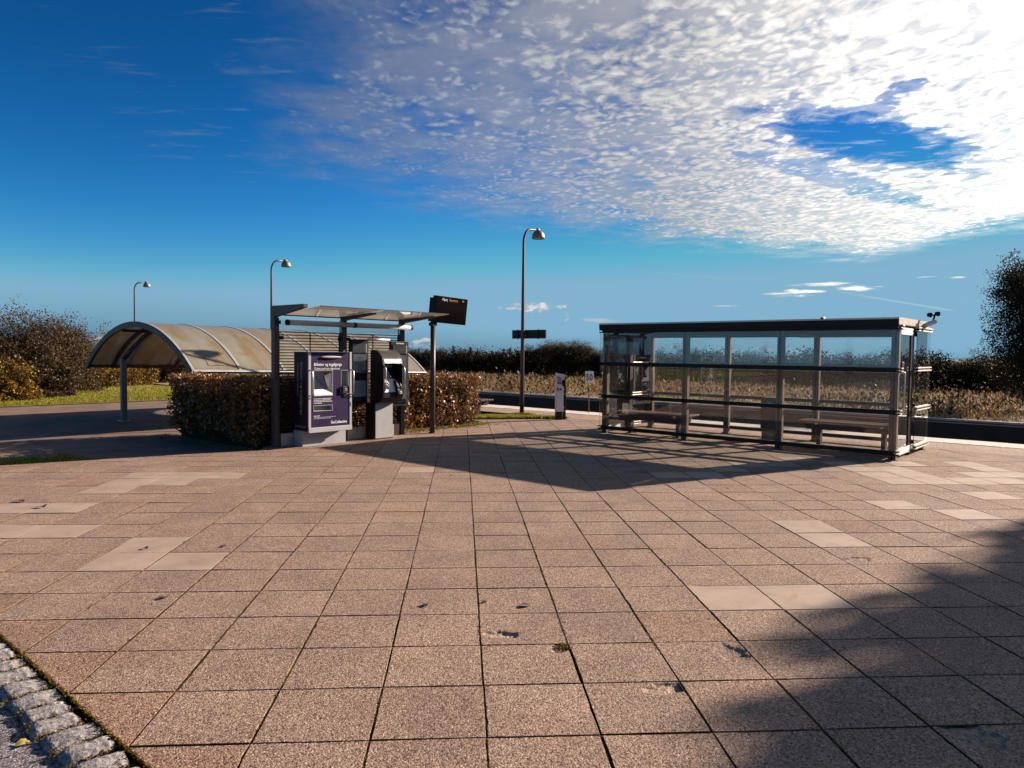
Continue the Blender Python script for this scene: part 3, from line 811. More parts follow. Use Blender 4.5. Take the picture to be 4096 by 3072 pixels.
# ------------------------------------------------------------------ glass waiting shelter
def glass_shelter():
    rt = empty('waiting_shelter', (3.014, 15.15, 0), R(-45), 'long glass waiting shelter with dark steel frame and flat roof', 'shelter')
    Lx, Wy, Bx = 5.52, 1.86, 1.84
    H = 2.10
    def post(x, y, side):
        # paired channels around a dark core
        b = MB()
        b.box(x - 0.058, x - 0.014, y - 0.045, y + 0.045, 0.0, H, bev=0.004)
        b.box(x + 0.014, x + 0.058, y - 0.045, y + 0.045, 0.0, H, bev=0.004)
        b.cur = 1; b.box(x - 0.014, x + 0.014, y - 0.035, y + 0.035, 0.0, H)
        b.cur = 0; b.box(x - 0.085, x + 0.085, y - 0.07, y + 0.07, 0.0, 0.012)
        return b.build('post', ['shelter_steel', 'dark_paint'], rt)
    for k in range(4): post(k * Bx, 0, -1); post(k * Bx, Wy, 1)
    def post2(x, y):
        b = MB(); b.box(x - 0.045, x + 0.045, y - 0.06, y + 0.06, 0.0, H, bev=0.004); b.build('post', 'dark_paint', rt)
    post2(0, Wy / 2); post2(Lx, Wy / 2)
    Z = (0.12, 0.775, 1.45, 2.13)
    ov = 0.115
    def rail(x0, x1, y0, y1, z, m):
        b = MB()
        b.box(x0, x1, y0, y1, z - 0.036, z - 0.014, bev=0.003); b.box(x0, x1, y0, y1, z + 0.014, z + 0.036, bev=0.003)
        b.cur = 1
        if x1 - x0 > y1 - y0: b.box(x0 + 0.07, x1 - 0.07, y0 + 0.008, y1 - 0.008, z - 0.0135, z + 0.0135)
        else: b.box(x0 + 0.008, x1 - 0.008, y0 + 0.07, y1 - 0.07, z - 0.0135, z + 0.0135)
        b.build('rail', [m, 'dark_paint'], rt)
    for z in Z:
        rail(-ov, Lx + ov, -0.115, -0.050, z, 'dark_paint')
        rail(-ov, Lx + ov, Wy + 0.050, Wy + 0.115, z, 'shelter_steel')
        rail(Lx + 0.050, Lx + 0.115, Wy / 2 + 0.07, Wy + ov + 0.05, z, 'alu')
        rail(-0.115, -0.050, Wy / 2 + 0.07, Wy + ov + 0.05, z, 'alu')
        # short return stubs at the front corners
        b = MB(); b.box(Lx + 0.05, Lx + 0.112, -ov, 0.05, z - 0.036, z - 0.014, bev=0.003); b.box(Lx + 0.05, Lx + 0.112, -ov, 0.05, z + 0.014, z + 0.036, bev=0.003); b.build('corner_clamp', 'alu', rt)
        b = MB(); b.box(-0.112, -0.05, -ov, 0.05, z - 0.036, z - 0.014, bev=0.003); b.box(-0.112, -0.05, -ov, 0.05, z + 0.014, z + 0.036, bev=0.003); b.build('corner_clamp', 'dark_paint', rt)
    for a, b_ in zip(Z[:-1], Z[1:]):
        for k in range(3):
            xa, xb = k * Bx + (0.006 if k else -0.10), (k + 1) * Bx - (0.006 if k < 2 else -0.10)
            boxo('glass_pane', 'glass', rt, xa, xb, -0.084, -0.076, a + 0.037, b_ - 0.037)
            boxo('glass_pane', 'glass_dirty' if k == 1 else 'glass', rt, xa, xb, Wy + 0.076, Wy + 0.084, a + 0.037, b_ - 0.037)
        boxo('glass_pane', 'glass', rt, Lx + 0.078, Lx + 0.086, Wy / 2 + 0.07, Wy + 0.12, a + 0.037, b_ - 0.037)
        boxo('glass_pane', 'glass', rt, -0.086, -0.078, Wy / 2 + 0.07, Wy + 0.12, a + 0.037, b_ - 0.037)
    # roof slab: fascia, light top trim, soffit
    rf = MB()
    rf.box(-0.10, Lx + 0.06, -0.13, Wy + 0.13, 2.165, 2.275, bev=0.004)
    ro = rf.build('roof', 'dark_paint', rt)
    tr = MB()
    tr.box(-0.105, Lx + 0.065, -0.136, -0.131, 2.262, 2.29); tr.box(-0.105, Lx + 0.065, Wy + 0.131, Wy + 0.136, 2.245, 2.29)
    tr.box(-0.10, Lx + 0.06, -0.1305, Wy + 0.1305, 2.2755, 2.288)
    tr.box(Lx + 0.061, Lx + 0.066, -0.1305, Wy + 0.1305, 2.18, 2.29)
    tr.box(-0.106, -0.101, -0.1305, Wy + 0.1305, 2.18, 2.29)
    tr.build('roof_trim', 'alu', ro)
    bm_ = MB()
    for y in (0.0, Wy): bm_.box(0.07, Lx - 0.07, y - 0.03, y + 0.03, 2.03, 2.10)
    for k in (1, 2): bm_.box(k * Bx - 0.04, k * Bx + 0.04, 0.05, Wy - 0.05, 2.04, 2.164)
    bm_.build('roof_beam', 'dark_paint', rt)
    # ceiling light strip at the back
    MB().tube([(3.4, Wy - 0.22, 2.05), (5.3, Wy - 0.22, 2.05)], 0.035, 8).build('light_strip', 'shelter_steel', rt)
    # doors in the end walls
    for x, sg in ((Lx + 0.02, 1), (-0.02, -1)):
        d = MB()
        d.box(x - 0.02, x + 0.02, 0.10, 0.135, 0.06, 2.13, bev=0.003); d.box(x - 0.02, x + 0.02, Wy / 2 - 0.11, Wy / 2 - 0.07, 0.06, 2.13, bev=0.003)
        dr = d.build('door', 'dark_paint', rt)
        boxo('glass_pane', 'glass_dirty' if sg > 0 else 'glass', dr, x - 0.005, x + 0.005, 0.136, Wy / 2 - 0.111, 0.17, 2.02)
        for z0, z1 in ((0.058, 0.168), (2.022, 2.135)):
            boxo('door_strip', 'white', dr, x + sg * 0.024 - 0.006, x + sg * 0.024 + 0.006, 0.10, Wy / 2 - 0.02, z0, z1, bev=0.002)
        hx = x + sg * 0.085
        MB().tube([(x + sg * 0.01, 0.17, 1.42), (hx - sg * 0.02, 0.17, 1.42), (hx, 0.17, 1.40), (hx, 0.17, 0.80), (hx - sg * 0.02, 0.17, 0.78), (x + sg * 0.01, 0.17, 0.78)], 0.0125, 8).build('door_handle', 'steel', dr)
        lk = MB(); lk.box(x + sg * 0.012 - 0.045, x + sg * 0.012 + 0.045, 0.10, 0.22, 1.49, 1.58, bev=0.006)
        lk.build('door_closer', 'black_plastic', dr)
    # notice on the back wall
    nb = MB(); nb.box(0.32, 0.62, Wy + 0.036, Wy + 0.056, 1.16, 1.50, bev=0.004); no = nb.build('notice_board', 'black_plastic', rt)
    nl = MB()
    for k in range(9): nl.box(0.35, 0.59 - 0.03 * (k % 3), Wy + 0.0335, Wy + 0.0355, 1.20 + k * 0.03, 1.206 + k * 0.03)
    nl.build('lettering', 'poster_grey', no)
    # gutter pipe of the roof at the far end
    MB().tube([(4.4, -0.145, 2.292), (4.4, 0.0, 2.31)], 0.02, 8).build('roof_outlet', 'shelter_steel', ro)
    return rt
gs = glass_shelter()
def shel(x, y, z=0):
    c_ = math.cos(R(-45)); s_ = math.sin(R(-45))
    return (3.014 + c_ * x - s_ * y, 15.15 + s_ * x + c_ * y, z)

# bench (two in the shelter, one on the platform)
def make_bench(L, label, group):
    rt = empty('bench', (0, 0, 0), 0, label, 'bench', group)
    st_ = MB()
    for k in range(5):
        y0 = -0.24 + k * 0.10
        st_.box(-L / 2, L / 2, y0, y0 + 0.075, 0.435, 0.470, bev=0.005)
    st_.build('seat', 'wood', rt)
    fr = MB()
    fr.prism([(-0.24, 0.40), (0.22, 0.40), (0.16, 0.31), (-0.18, 0.31)], 'x', -L / 2 + 0.14, L / 2 - 0.14)
    fr.build('seat_frame', 'dark_paint', rt)
    for sx_ in (-1, 1):
        lg = MB(); lg.box(sx_ * (L / 2 - 0.32) - 0.035, sx_ * (L / 2 - 0.32) + 0.035, -0.06, 0.06, 0.0, 0.309, bev=0.003)
        lg.box(sx_ * (L / 2 - 0.32) - 0.07, sx_ * (L / 2 - 0.32) + 0.07, -0.10, 0.10, 0.0, 0.012)
        lg.build('leg', 'dark_paint', rt)
    for sx_ in (-1, 1):
        for y_ in (-0.2, 0.16): MB().box(sx_ * (L / 2 - 0.32) - 0.02, sx_ * (L / 2 - 0.32) + 0.02, y_, y_ + 0.03, 0.401, 0.434).build('bracket', 'steel', rt)
    return rt
bench = make_bench(1.75, 'low bench with reddish slatted seat at the hedge end inside the glass shelter', 'benches around the waiting shelter')
bench.location = shel(0.96, 0.36); bench.rotation_euler = (0, 0, R(-45))
b2 = copy_tree(bench); b2.location = shel(4.55, 1.15); b2['label'] = 'low slatted bench inside the glass shelter next to the grey bin'
b3 = copy_tree(bench); b3.location = (0.02, 19.08, 0); b3.rotation_euler = (0, 0, R(-45)); b3['label'] = 'slatted bench on the platform half hidden by the end of the hedge'
bkr = MB()
for k in range(3): bkr.box(-0.87, 0.80, 0.0, 0.03, 0, 0.07, mtx=Matrix.Translation((0, -0.27, 0.52 + k * 0.10)) @ Matrix.Rotation(R(12), 4, 'X'))
for x_ in (-0.55, 0.5): bkr.box(x_ - 0.02, x_ + 0.02, -0.28, -0.25, 0.40, 0.82)
bkr.build('backrest', 'dark_paint', b3)

# bin inside the shelter
rt = empty('litter_bin', shel(2.98, 1.42), R(-45), 'boxy dark grey litter bin standing inside the glass shelter', 'bin')
MB().box(-0.17, 0.17, -0.14, 0.14, 0.22, 0.80, bev=0.012).build('body', 'kiosk_body', rt)
MB().box(-0.15, 0.15, -0.12, 0.12, 0.0, 0.219, bev=0.005).build('base', 'shelter_steel', rt)
MB().box(-0.175, 0.175, -0.145, 0.145, 0.801, 0.83, bev=0.008).build('lid', 'dark_paint', rt)
ic = MB()
for a in ((-0.045, 0.045, 0.755, 0.759), (-0.045, 0.045, 0.671, 0.675), (-0.045, -0.041, 0.6755, 0.7545), (0.041, 0.045, 0.6755, 0.7545), (-0.012, 0.002, 0.70, 0.745), (-0.030, 0.028, 0.684, 0.693), (-0.075, 0.075, 0.645, 0.650), (-0.075, 0.06, 0.630, 0.634)):
    ic.box(a[0], a[1], -0.1435, -0.1405, a[2], a[3])
ic.build('pictogram', 'poster_grey', rt)

# twin sensor at the roof corner
rt = empty('security_sensor', shel(5.55, 1.50, 2.20), R(-45), 'white angled housing with twin black round heads on the shelter roof corner', 'sensor')
d = Vector((0.22, 0.08, 0.09))
MB().tube([(0.03, 0.02, 0.0), tuple(d)], 0.042, 14).build('housing', 'white', rt)
MB().tube([(0.18, 0.065, 0.10), (0.19, 0.06, 0.17), (0.18, 0.05, 0.20)], [0.02, 0.015, 0.026], 10).build('neck', 'black_plastic', rt)
for k in (-1, 1):
    c_ = Vector((0.18 + k * 0.05, 0.05 + k * 0.045, 0.205 + 0.01 * k))
    MB().tube([c_ + Vector((-0.02, -0.022, 0)), c_ + Vector((0.025, -0.05, -0.005))], [0.036, 0.042], 16).build('head', 'black_plastic', rt)
MB().box(0.0, 0.06, -0.03, 0.05, -0.06, 0.02, bev=0.004).build('bracket', 'alu', rt)

# ------------------------------------------------------------------ ticket shelter (frame: x along the wall, -y towards the square)
TS = (-2.615, 12.638, 0)
def tsp(a, b, z=0):
    k = 1 / q2
    return (TS[0] + k * a - k * b, TS[1] + k * a + k * b, z)
PA = (-0.31, 1.09, 2.49); PB = 0.50
rt = empty('ticket_canopy', TS, R(45), 'open ticket canopy with glass roof and slatted back wall beside the hedge', 'canopy')
for a in PA:
    b = MB(); b.box(a - 0.055, a + 0.0, PB - 0.05, PB + 0.06, 0.0, 2.22, bev=0.004); b.box(a + 0.004, a + 0.045, PB - 0.035, PB + 0.045, 0.0, 2.22, bev=0.003)
    b.build('post', 'grey_paint', rt)
    # wedge arm carrying the glass
    w = MB(); w.prism([(0.56, 2.13 + 0.08), (0.56, 2.42), (-0.42, 2.42), (-0.42, 2.365), (0.42, 2.24)], 'x', a - 0.05, a + 0.03)
    if a != PA[0]:
        w = MB(); w.prism([(0.56, 2.20), (0.56, 2.30), (0.40, 2.335), (-0.42, 2.348), (-0.42, 2.315), (0.42, 2.225)], 'x', a - 0.035, a + 0.03)
    w.build('roof_arm', 'grey_paint', rt)
def roofz(y): return 2.275 + (0.5 - y) * 0.085
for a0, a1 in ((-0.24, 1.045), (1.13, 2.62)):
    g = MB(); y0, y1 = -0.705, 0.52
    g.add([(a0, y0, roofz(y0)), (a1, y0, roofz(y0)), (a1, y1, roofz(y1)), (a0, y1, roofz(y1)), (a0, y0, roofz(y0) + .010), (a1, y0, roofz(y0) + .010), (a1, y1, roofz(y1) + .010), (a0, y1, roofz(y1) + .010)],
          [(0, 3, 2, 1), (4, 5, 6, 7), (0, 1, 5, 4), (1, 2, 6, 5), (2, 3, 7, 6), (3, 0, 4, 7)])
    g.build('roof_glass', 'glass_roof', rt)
MB().box(-0.25, 2.62, 0.525, 0.56, 2.262, 2.285).build('roof_edge', 'dark_paint', rt)
eb = MB(); eb.box(-0.24, 2.62, -0.717, -0.706, roofz(-0.705) - 0.002, roofz(-0.705) + 0.012); eb.build('roof_edge', 'dark_paint', rt)
for a0, a1 in ((-0.19, 1.195), (1.215, 2.58)):
    tb = MB().tube([(a0, 0.33, 2.14), (a1, 0.33, 2.14)], 0.046, 16).build('light_tube', 'silver_paint', rt)
    for a in (a0, a1): MB().tube([(a - 0.02, 0.33, 2.14), (a + 0.02, 0.33, 2.14)], 0.051, 12).build('end_cap', 'dark_paint', tb)
for a in PA: boxo('tube_bracket', 'dark_paint', rt, a - 0.02, a + 0.02, 0.37, 0.449, 2.11, 2.17)
for (a0, a1) in ((PA[0] + 0.06, PA[1] - 0.06), (PA[1] + 0.06, PA[2] - 0.06)):
    sl = MB()
    z = 0.28
    while z < 2.0: sl.box(a0, a1, PB - 0.008, PB + 0.026, z - 0.0085, z + 0.0085); z += 0.0515
    for a in (a0 + 0.02, a1 - 0.02, (a0 + a1) / 2): sl.box(a - 0.008, a + 0.008, PB + 0.027, PB + 0.04, 0.2, 1.99)
    sl.build('slat_panel', 'dark_paint', rt)
    boxo('glass_pane', 'glass_dirty', rt, a0, a1, PB + 0.0, PB + 0.008, 2.005, 2.20)
    boxo('plinth', 'stone_base', rt, a0 + 0.02, a1 - 0.02, PB - 0.03, PB + 0.05, 0.0, 0.22, bev=0.006)
for a, sg in ((PA[0] + 0.045, 1), (PA[1] - 0.055, -1), (PA[1] + 0.045, 1)):
    boxo('bracket', 'dark_paint', rt, min(a, a + sg * 0.09), max(a, a + sg * 0.09), PB - 0.03, PB - 0.010, 1.845, 1.91, bev=0.004)
MB().tube([(1.6, 0.44, 1.885), (2.12, 0.44, 1.885)], 0.026, 10).build('cross_tube', 'alu', rt)

# panel with rectangular openings at y = 0 facing -y
def holed(mb, x0, x1, z0, z1, holes, y=0.0):
    xs = sorted({x0, x1, *[h[0] for h in holes], *[h[1] for h in holes]}); zs = sorted({z0, z1, *[h[2] for h in holes], *[h[3] for h in holes]})
    for i in range(len(xs) - 1):
        for j in range(len(zs) - 1):
            cx, cz = (xs[i] + xs[i + 1]) / 2, (zs[j] + zs[j + 1]) / 2
            if any(h[0] < cx < h[1] and h[2] < cz < h[3] for h in holes): continue
            mb.add([(xs[i], y, zs[j]), (xs[i + 1], y, zs[j]), (xs[i + 1], y, zs[j + 1]), (xs[i], y, zs[j + 1])], [(0, 1, 2, 3)])
def recess(mb, h, y0, y1, slant=0.0):
    xa, xb, za, zb = h; s = slant
    o = [(xa, y0, za), (xb, y0, za), (xb, y0, zb), (xa, y0, zb), (xa + s, y1, za + s), (xb - s, y1, za + s), (xb - s, y1, zb - s), (xa + s, y1, zb - s)]
    mb.add(o, [(0, 1, 5, 4), (1, 2, 6, 5), (2, 3, 7, 6), (3, 0, 4, 7), (4, 5, 6, 7)])

rt = empty('ticket_machine', TS, R(45), 'purple and silver ticket machine with a framed screen under the canopy', 'ticket machine')
WM, ZT, ZB_, DM = 0.893, 1.642, 0.255, 0.433
def vz(v): return ZT - v * (ZT - ZB_)
H1 = (0.112, 0.484, vz(0.545), vz(0.235)); H2 = (0.668, 0.815, vz(0.532), vz(0.235)); H3 = (0.105, 0.478, vz(0.735), vz(0.670))
b = MB()
b.box(0.0, WM, 0.002, DM, ZB_ + 0.035, ZT - 0.001)       # will be pierced visually by the recess liners standing in front
# hollow body: sides, top, back instead of a solid block
b = MB()
b.box(0.0, 0.012, 0.012, DM, ZB_ + 0.02, ZT); b.box(WM - 0.012, WM, 0.012, DM, ZB_ + 0.02, ZT)
b.box(0.0125, WM - 0.0125, DM - 0.012, DM, ZB_ + 0.02, ZT - 0.013); b.box(0.0125, WM - 0.0125, 0.012, DM, ZT - 0.012, ZT - 0.0005)
b.build('cabinet', 'purple_side', rt)
fr = MB()
fr.box(-0.002, 0.046, -0.012, 0.0115, ZB_ + 0.085, ZT + 0.002, bev=0.003); fr.box(WM - 0.046, WM + 0.002, -0.012, 0.0115, ZB_ + 0.085, ZT + 0.002, bev=0.003)
fr.box(-0.002, WM + 0.002, -0.02, 0.016, ZB_ - 0.005, ZB_ + 0.084, bev=0.006)
fr.box(0.0465, WM - 0.0465, -0.004, 0.0115, ZT - 0.008, ZT + 0.002)
fr.build('front_frame', 'silver_paint', rt)
pn = MB(); holed(pn, 0.0465, WM - 0.0465, ZB_ + 0.0845, ZT - 0.009, (H1, H2, H3), -0.003)
fp = pn.build('front_panel', 'purple', rt, recalc=False)
rc = MB(); recess(rc, H1, -0.0028, 0.13, 0.02); rc.build('screen_recess', 'light_grey', rt, recalc=False)
sc_ = MB()   # ledge + sloping screen housing
sc_.prism([(-0.010, H1[2] + 0.002), (-0.010, H1[2] + 0.030), (0.045, H1[2] + 0.105), (0.11, H1[2] + 0.105), (0.11, H1[2] + 0.002)], 'x', H1[0] + 0.003, H1[1] - 0.003)
sc_.build('screen_ledge', 'white', rt)
sm_ = MB(); sm_.add([(H1[0] + 0.02, 0.042, H1[2] + 0.108), (H1[1] - 0.055, 0.042, H1[2] + 0.108), (H1[1] - 0.085, 0.118, H1[2] + 0.335), (H1[0] + 0.02, 0.118, H1[2] + 0.335)], [(0, 1, 2, 3)])
so = sm_.build('screen', 'screen', rt)
sf = MB()
sf.add([(H1[1] - 0.054, 0.040, H1[2] + 0.106), (H1[1] - 0.004, 0.004, H1[2] + 0.05), (H1[1] - 0.004, 0.004, H1[3] - 0.03), (H1[1] - 0.084, 0.118, H1[2] + 0.338)], [(0, 1, 2, 3)])
sf.add([(H1[0] + 0.003, 0.05, H1[2] + 0.106), (H1[0] + 0.0195, 0.042, H1[2] + 0.106), (H1[0] + 0.0195, 0.118, H1[2] + 0.338), (H1[0] + 0.003, 0.12, H1[2] + 0.338)], [(0, 1, 2, 3)])
sf.add([(H1[0] + 0.003, 0.119, H1[2] + 0.337), (H1[1] - 0.08, 0.119, H1[2] + 0.337), (H1[1] - 0.06, 0.10, H1[3] - 0.075), (H1[0] + 0.003, 0.10, H1[3] - 0.075)], [(0, 1, 2, 3)])
sf.build('screen_surround', 'alu', rt)
rc = MB(); recess(rc, H2, -0.0028, 0.09, 0.006); rc.build('card_recess', 'light_grey', rt, recalc=False)
fm = MB()
for h in (H1, H2, H3):
    t = 0.007
    fm.box(h[0] - t, h[1] + t, -0.009, -0.0035, h[3], h[3] + t); fm.box(h[0] - t, h[1] + t, -0.009, -0.0035, h[2] - t, h[2])
    fm.box(h[0] - t, h[0], -0.009, -0.0035, h[2], h[3]); fm.box(h[1], h[1] + t, -0.009, -0.0035, h[2], h[3])
fm.build('opening_trim', 'silver_paint', rt)
ct = MB(); ct.box(H2[0] + 0.004, H2[1] - 0.004, -0.045, 0.05, H2[2] + 0.004, H2[2] + 0.135, bev=0.008)
co = ct.build('card_terminal', 'kiosk_body', rt)
c2 = MB(); c2.box(H2[0] + 0.045, H2[0] + 0.105, -0.050, -0.0455, H2[2] + 0.045, H2[2] + 0.10, bev=0.003)
for k in range(3): c2.box(H2[0] + 0.03 + 0.03 * k, H2[0] + 0.045 + 0.03 * k, -0.048, -0.0455, H2[2] + 0.02, H2[2] + 0.035)
c2.box(H2[0] + 0.01, H2[1] - 0.01, -0.047, -0.0455, H2[2] + 0.125, H2[2] + 0.131)
c2.build('keypad', 'steel', co)
MB().tube([(H2[0] + 0.03, 0.02, H2[2] + 0.14), (H2[0] + 0.03, 0.02, H2[2] + 0.165)], [0.022, 0.016], 12).build('reader_knob', 'black_plastic', co)
rc = MB(); recess(rc, H3, -0.0028, 0.10, 0.004); rc.build('ticket_tray', 'light_grey', rt, recalc=False)
# oval lamp over the title
ov_ = MB(); vs = []; K = 28
lx, lz, rx, rz_ = 0.455, vz(0.064), 0.215, 0.021
for r_, y_ in ((1, -0.004), (1.0, -0.02), (0.94, -0.034), (0.72, -0.044), (0.35, -0.048)):
    for k in range(K):
        t = 2 * PI * k / K; vs.append((lx + rx * r_ * math.cos(t), y_, lz + rz_ * r_ * math.sin(t)))
ov_.add(vs, [(i * K + k, i * K + (k + 1) % K, (i + 1) * K + (k + 1) % K, (i + 1) * K + k) for i in range(4) for k in range(K)] + [[4 * K + k for k in range(K)]], True)
ov_.build('lamp', 'silver_paint', rt)
for x_ in (0.022, WM - 0.022):
    MB().tube([(x_, -0.010, vz(0.235) + 0.01), (x_ + 0.012, -0.055, vz(0.235) + 0.008), (x_ + 0.018, -0.075, vz(0.235) - 0.02), (x_ + 0.018, -0.075, vz(0.54) + 0.03), (x_ + 0.012, -0.055, vz(0.54)), (x_, -0.010, vz(0.54) - 0.004)], 0.011, 10).build('handle', 'steel', rt)
    kn = MB(); kn.tube([(x_, -0.012, vz(0.575)), (x_, -0.03, vz(0.575))], 0.014, 10)
    kn.build('lock', 'steel', rt)
boxo('lock_plate', 'steel', rt, WM - 0.032, WM - 0.014, -0.016, -0.0125, vz(0.70), vz(0.64), bev=0.002)
pl = MB(); pl.box(0.0, 0.898, 0.174, DM + 0.02, 0.0, ZB_ + 0.02, bev=0.003); pl.build('plinth', 'light_grey', rt)
ft = -0.0046
text('lettering', 'Billetter og togafgange', 0.074, 'white_text', rt, (0.108, ft, vz(0.174)), sx=0.86, offset=0.0006)
text('lettering', 'Tickets and train departures', 0.058, 'white_text', rt, (0.108, ft, vz(0.222)), sx=0.80, shear=0.25)
text('lettering', 'Her kan du købe enkeltbillet, pladsbillet\nog cykelbillet samt tjekke afgangstider.\nDu kan også købe billetter og finde tilbud\ni appen Rejsebillet.', 0.0245, 'white_text', rt, (0.104, ft, vz(0.588)), sx=0.92, lead=1.05, offset=0.0004)
text('lettering', 'Brug for hjælp?', 0.020, 'white_text', rt, (0.104, ft, vz(0.802)), offset=0.0006)
text('lettering', 'Kontakt kundeservice på tlf. 7030 samt alle dage kl. 8.30 - 16.00\nLæs om rejsevilkår og betingelser på hjemmesiden', 0.0175, 'white_text', rt, (0.104, ft, vz(0.820)), sx=0.98, lead=1.1)
text('lettering', 'GoCollective', 0.068, 'white_text', rt, (0.452, ft, vz(0.905)), sx=0.93, offset=0.0012)
mS = Matrix(((0, 0, -1), (0, -1, 0), (-1, 0, 0))).to_euler()     # reads downwards on the left flank
mats_side = 'side_text'
text('side_lettering', 'Billetter og togafgange', 0.105, mats_side, rt, (-0.0022, 0.235, vz(0.125)), rot=mS, sx=0.97)
text('side_lettering', 'Tickets and train departures', 0.080, mats_side, rt, (-0.0022, 0.335, vz(0.135)), rot=mS, sx=0.62, shear=0.25)
mF = Matrix(((0, 0, -1), (-1, 0, 0), (0, 1, 0))).to_euler()
text('side_lettering', 'GoCollective', 0.066, mats_side, rt, (-0.0022, 0.405, vz(0.945)), rot=mF, sx=0.92)

# card kiosk
rt = empty('card_kiosk', TS, R(45), 'black hooded card kiosk on a grey pedestal to the right of the ticket machine', 'kiosk')
X0, X1 = 1.52, 2.005
prof = [(0.26, 1.68), (0.16, 1.685), (0.06, 1.66), (-0.02, 1.605), (-0.075, 1.53), (-0.10, 1.44), (-0.125, 1.40), (-0.125, 0.90), (-0.10, 0.80), (-0.03, 0.715), (0.05, 0.69), (0.26, 0.69)]
for xa, xb in ((X0, X0 + 0.035), (X1 - 0.035, X1)): MB().prism(prof, 'x', xa, xb).build('cheek', 'kiosk_body', rt)
hd = MB(); cv = [(0.22, 1.69), (0.16, 1.693), (0.06, 1.668), (-0.025, 1.610), (-0.082, 1.533), (-0.105, 1.44)]
outer = cv; inner = [(y + 0.012, z - 0.014) for y, z in cv]
hd.prism(outer + inner[::-1], 'x', X0 + 0.01, X1 - 0.01)
hd.build('hood', 'kiosk_hood', rt)
lp = MB(); lp.prism([(-0.088, 1.515), (-0.106, 1.44), (-0.112, 1.438), (-0.094, 1.518)], 'x', X0 + 0.04, X1 - 0.04); lp.build('hood_lip', 'steel', rt)
MB().box(X0 + 0.036, X1 - 0.036, 0.10, 0.25, 0.70, 1.66).build('back_panel', 'black_plastic', rt)
MB().prism([(-0.105, 0.80), (-0.11, 0.88), (0.02, 0.93), (0.099, 0.93), (0.099, 0.705), (-0.03, 0.71)], 'x', X0 + 0.036, X1 - 0.036).build('lower_housing', 'kiosk_body', rt)
b = MB(); b.add([(X0 + 0.05, -0.01, 1.14), (X1 - 0.12, -0.01, 1.14), (X1 - 0.12, 0.085, 1.36), (X0 + 0.05, 0.085, 1.36)], [(0, 1, 2, 3)]); b.build('screen', 'screen', rt)
b = MB(); b.add([(X0 + 0.045, -0.09, 0.90), (X1 - 0.17, -0.09, 0.90), (X1 - 0.12, -0.012, 1.137), (X0 + 0.045, -0.012, 1.137)], [(0, 1, 2, 3)]); b.build('fascia', 'white', rt)
b = MB(); b.add([(X0 + 0.045, 0.086, 1.362), (X1 - 0.11, 0.086, 1.362), (X1 - 0.11, 0.095, 1.40), (X0 + 0.045, 0.095, 1.40)], [(0, 1, 2, 3)]); b.build('fascia', 'alu', rt)
ring = MB(); c_ = Vector((X0 + 0.115, -0.075, 1.02)); pts = [c_ + Vector((0.050 * math.cos(t), -0.012 + 0.02 * math.sin(t), 0.055 * math.sin(t))) for t in [2 * PI * k / 20 for k in range(21)]]
ring.tube(pts, 0.013, 8, cap=False); ring.build('scanner_ring', 'black_plastic', rt)
MB().tube([c_ + Vector((0, 0.01, -0.01)), c_ + Vector((0, 0.002, -0.005))], 0.038, 16).build('scanner_window', 'blue', rt)
b = MB(); b.prism([(-0.16, 0.86), (-0.165, 0.93), (-0.06, 1.12), (0.0, 1.12), (0.0, 0.80), (-0.10, 0.78)], 'x', X1 - 0.165, X1 - 0.045)
ct = b.build('card_terminal', 'kiosk_body', rt)
b = MB()
for x_ in (X1 - 0.15, X1 - 0.065): b.tube([(x_, -0.158, 0.965), (x_, -0.068, 1.125)], 0.008, 8)
b.build('slot_edge', 'steel', ct)
b = MB(); b.box(X1 - 0.13, X1 - 0.075, -0.170, -0.163, 0.868, 0.912, bev=0.002); b.build('contact_pad', 'white', ct)
b = MB(); b.box(X1 - 0.118, X1 - 0.087, -0.173, -0.1705, 0.880, 0.900); b.build('contact_mark', 'black_plastic', ct)
for x_ in (X0 + 0.017, X1 - 0.017):
    MB().tube([(x_, -0.120, 1.385), (x_, -0.155, 1.375), (x_, -0.178, 1.335), (x_, -0.178, 0.98), (x_, -0.155, 0.935), (x_, -0.118, 0.925)], 0.011, 10).build('handle', 'steel', rt)
pd = MB(); pd.box(1.52, 1.965, 0.14, 0.40, 0.0, 0.688, bev=0.004); po = pd.build('pedestal', 'dark_paint', rt)
boxo('pedestal_panel', 'light_grey', po, 1.545, 1.955, 0.132, 0.1395, 0.02, 0.69, bev=0.002)

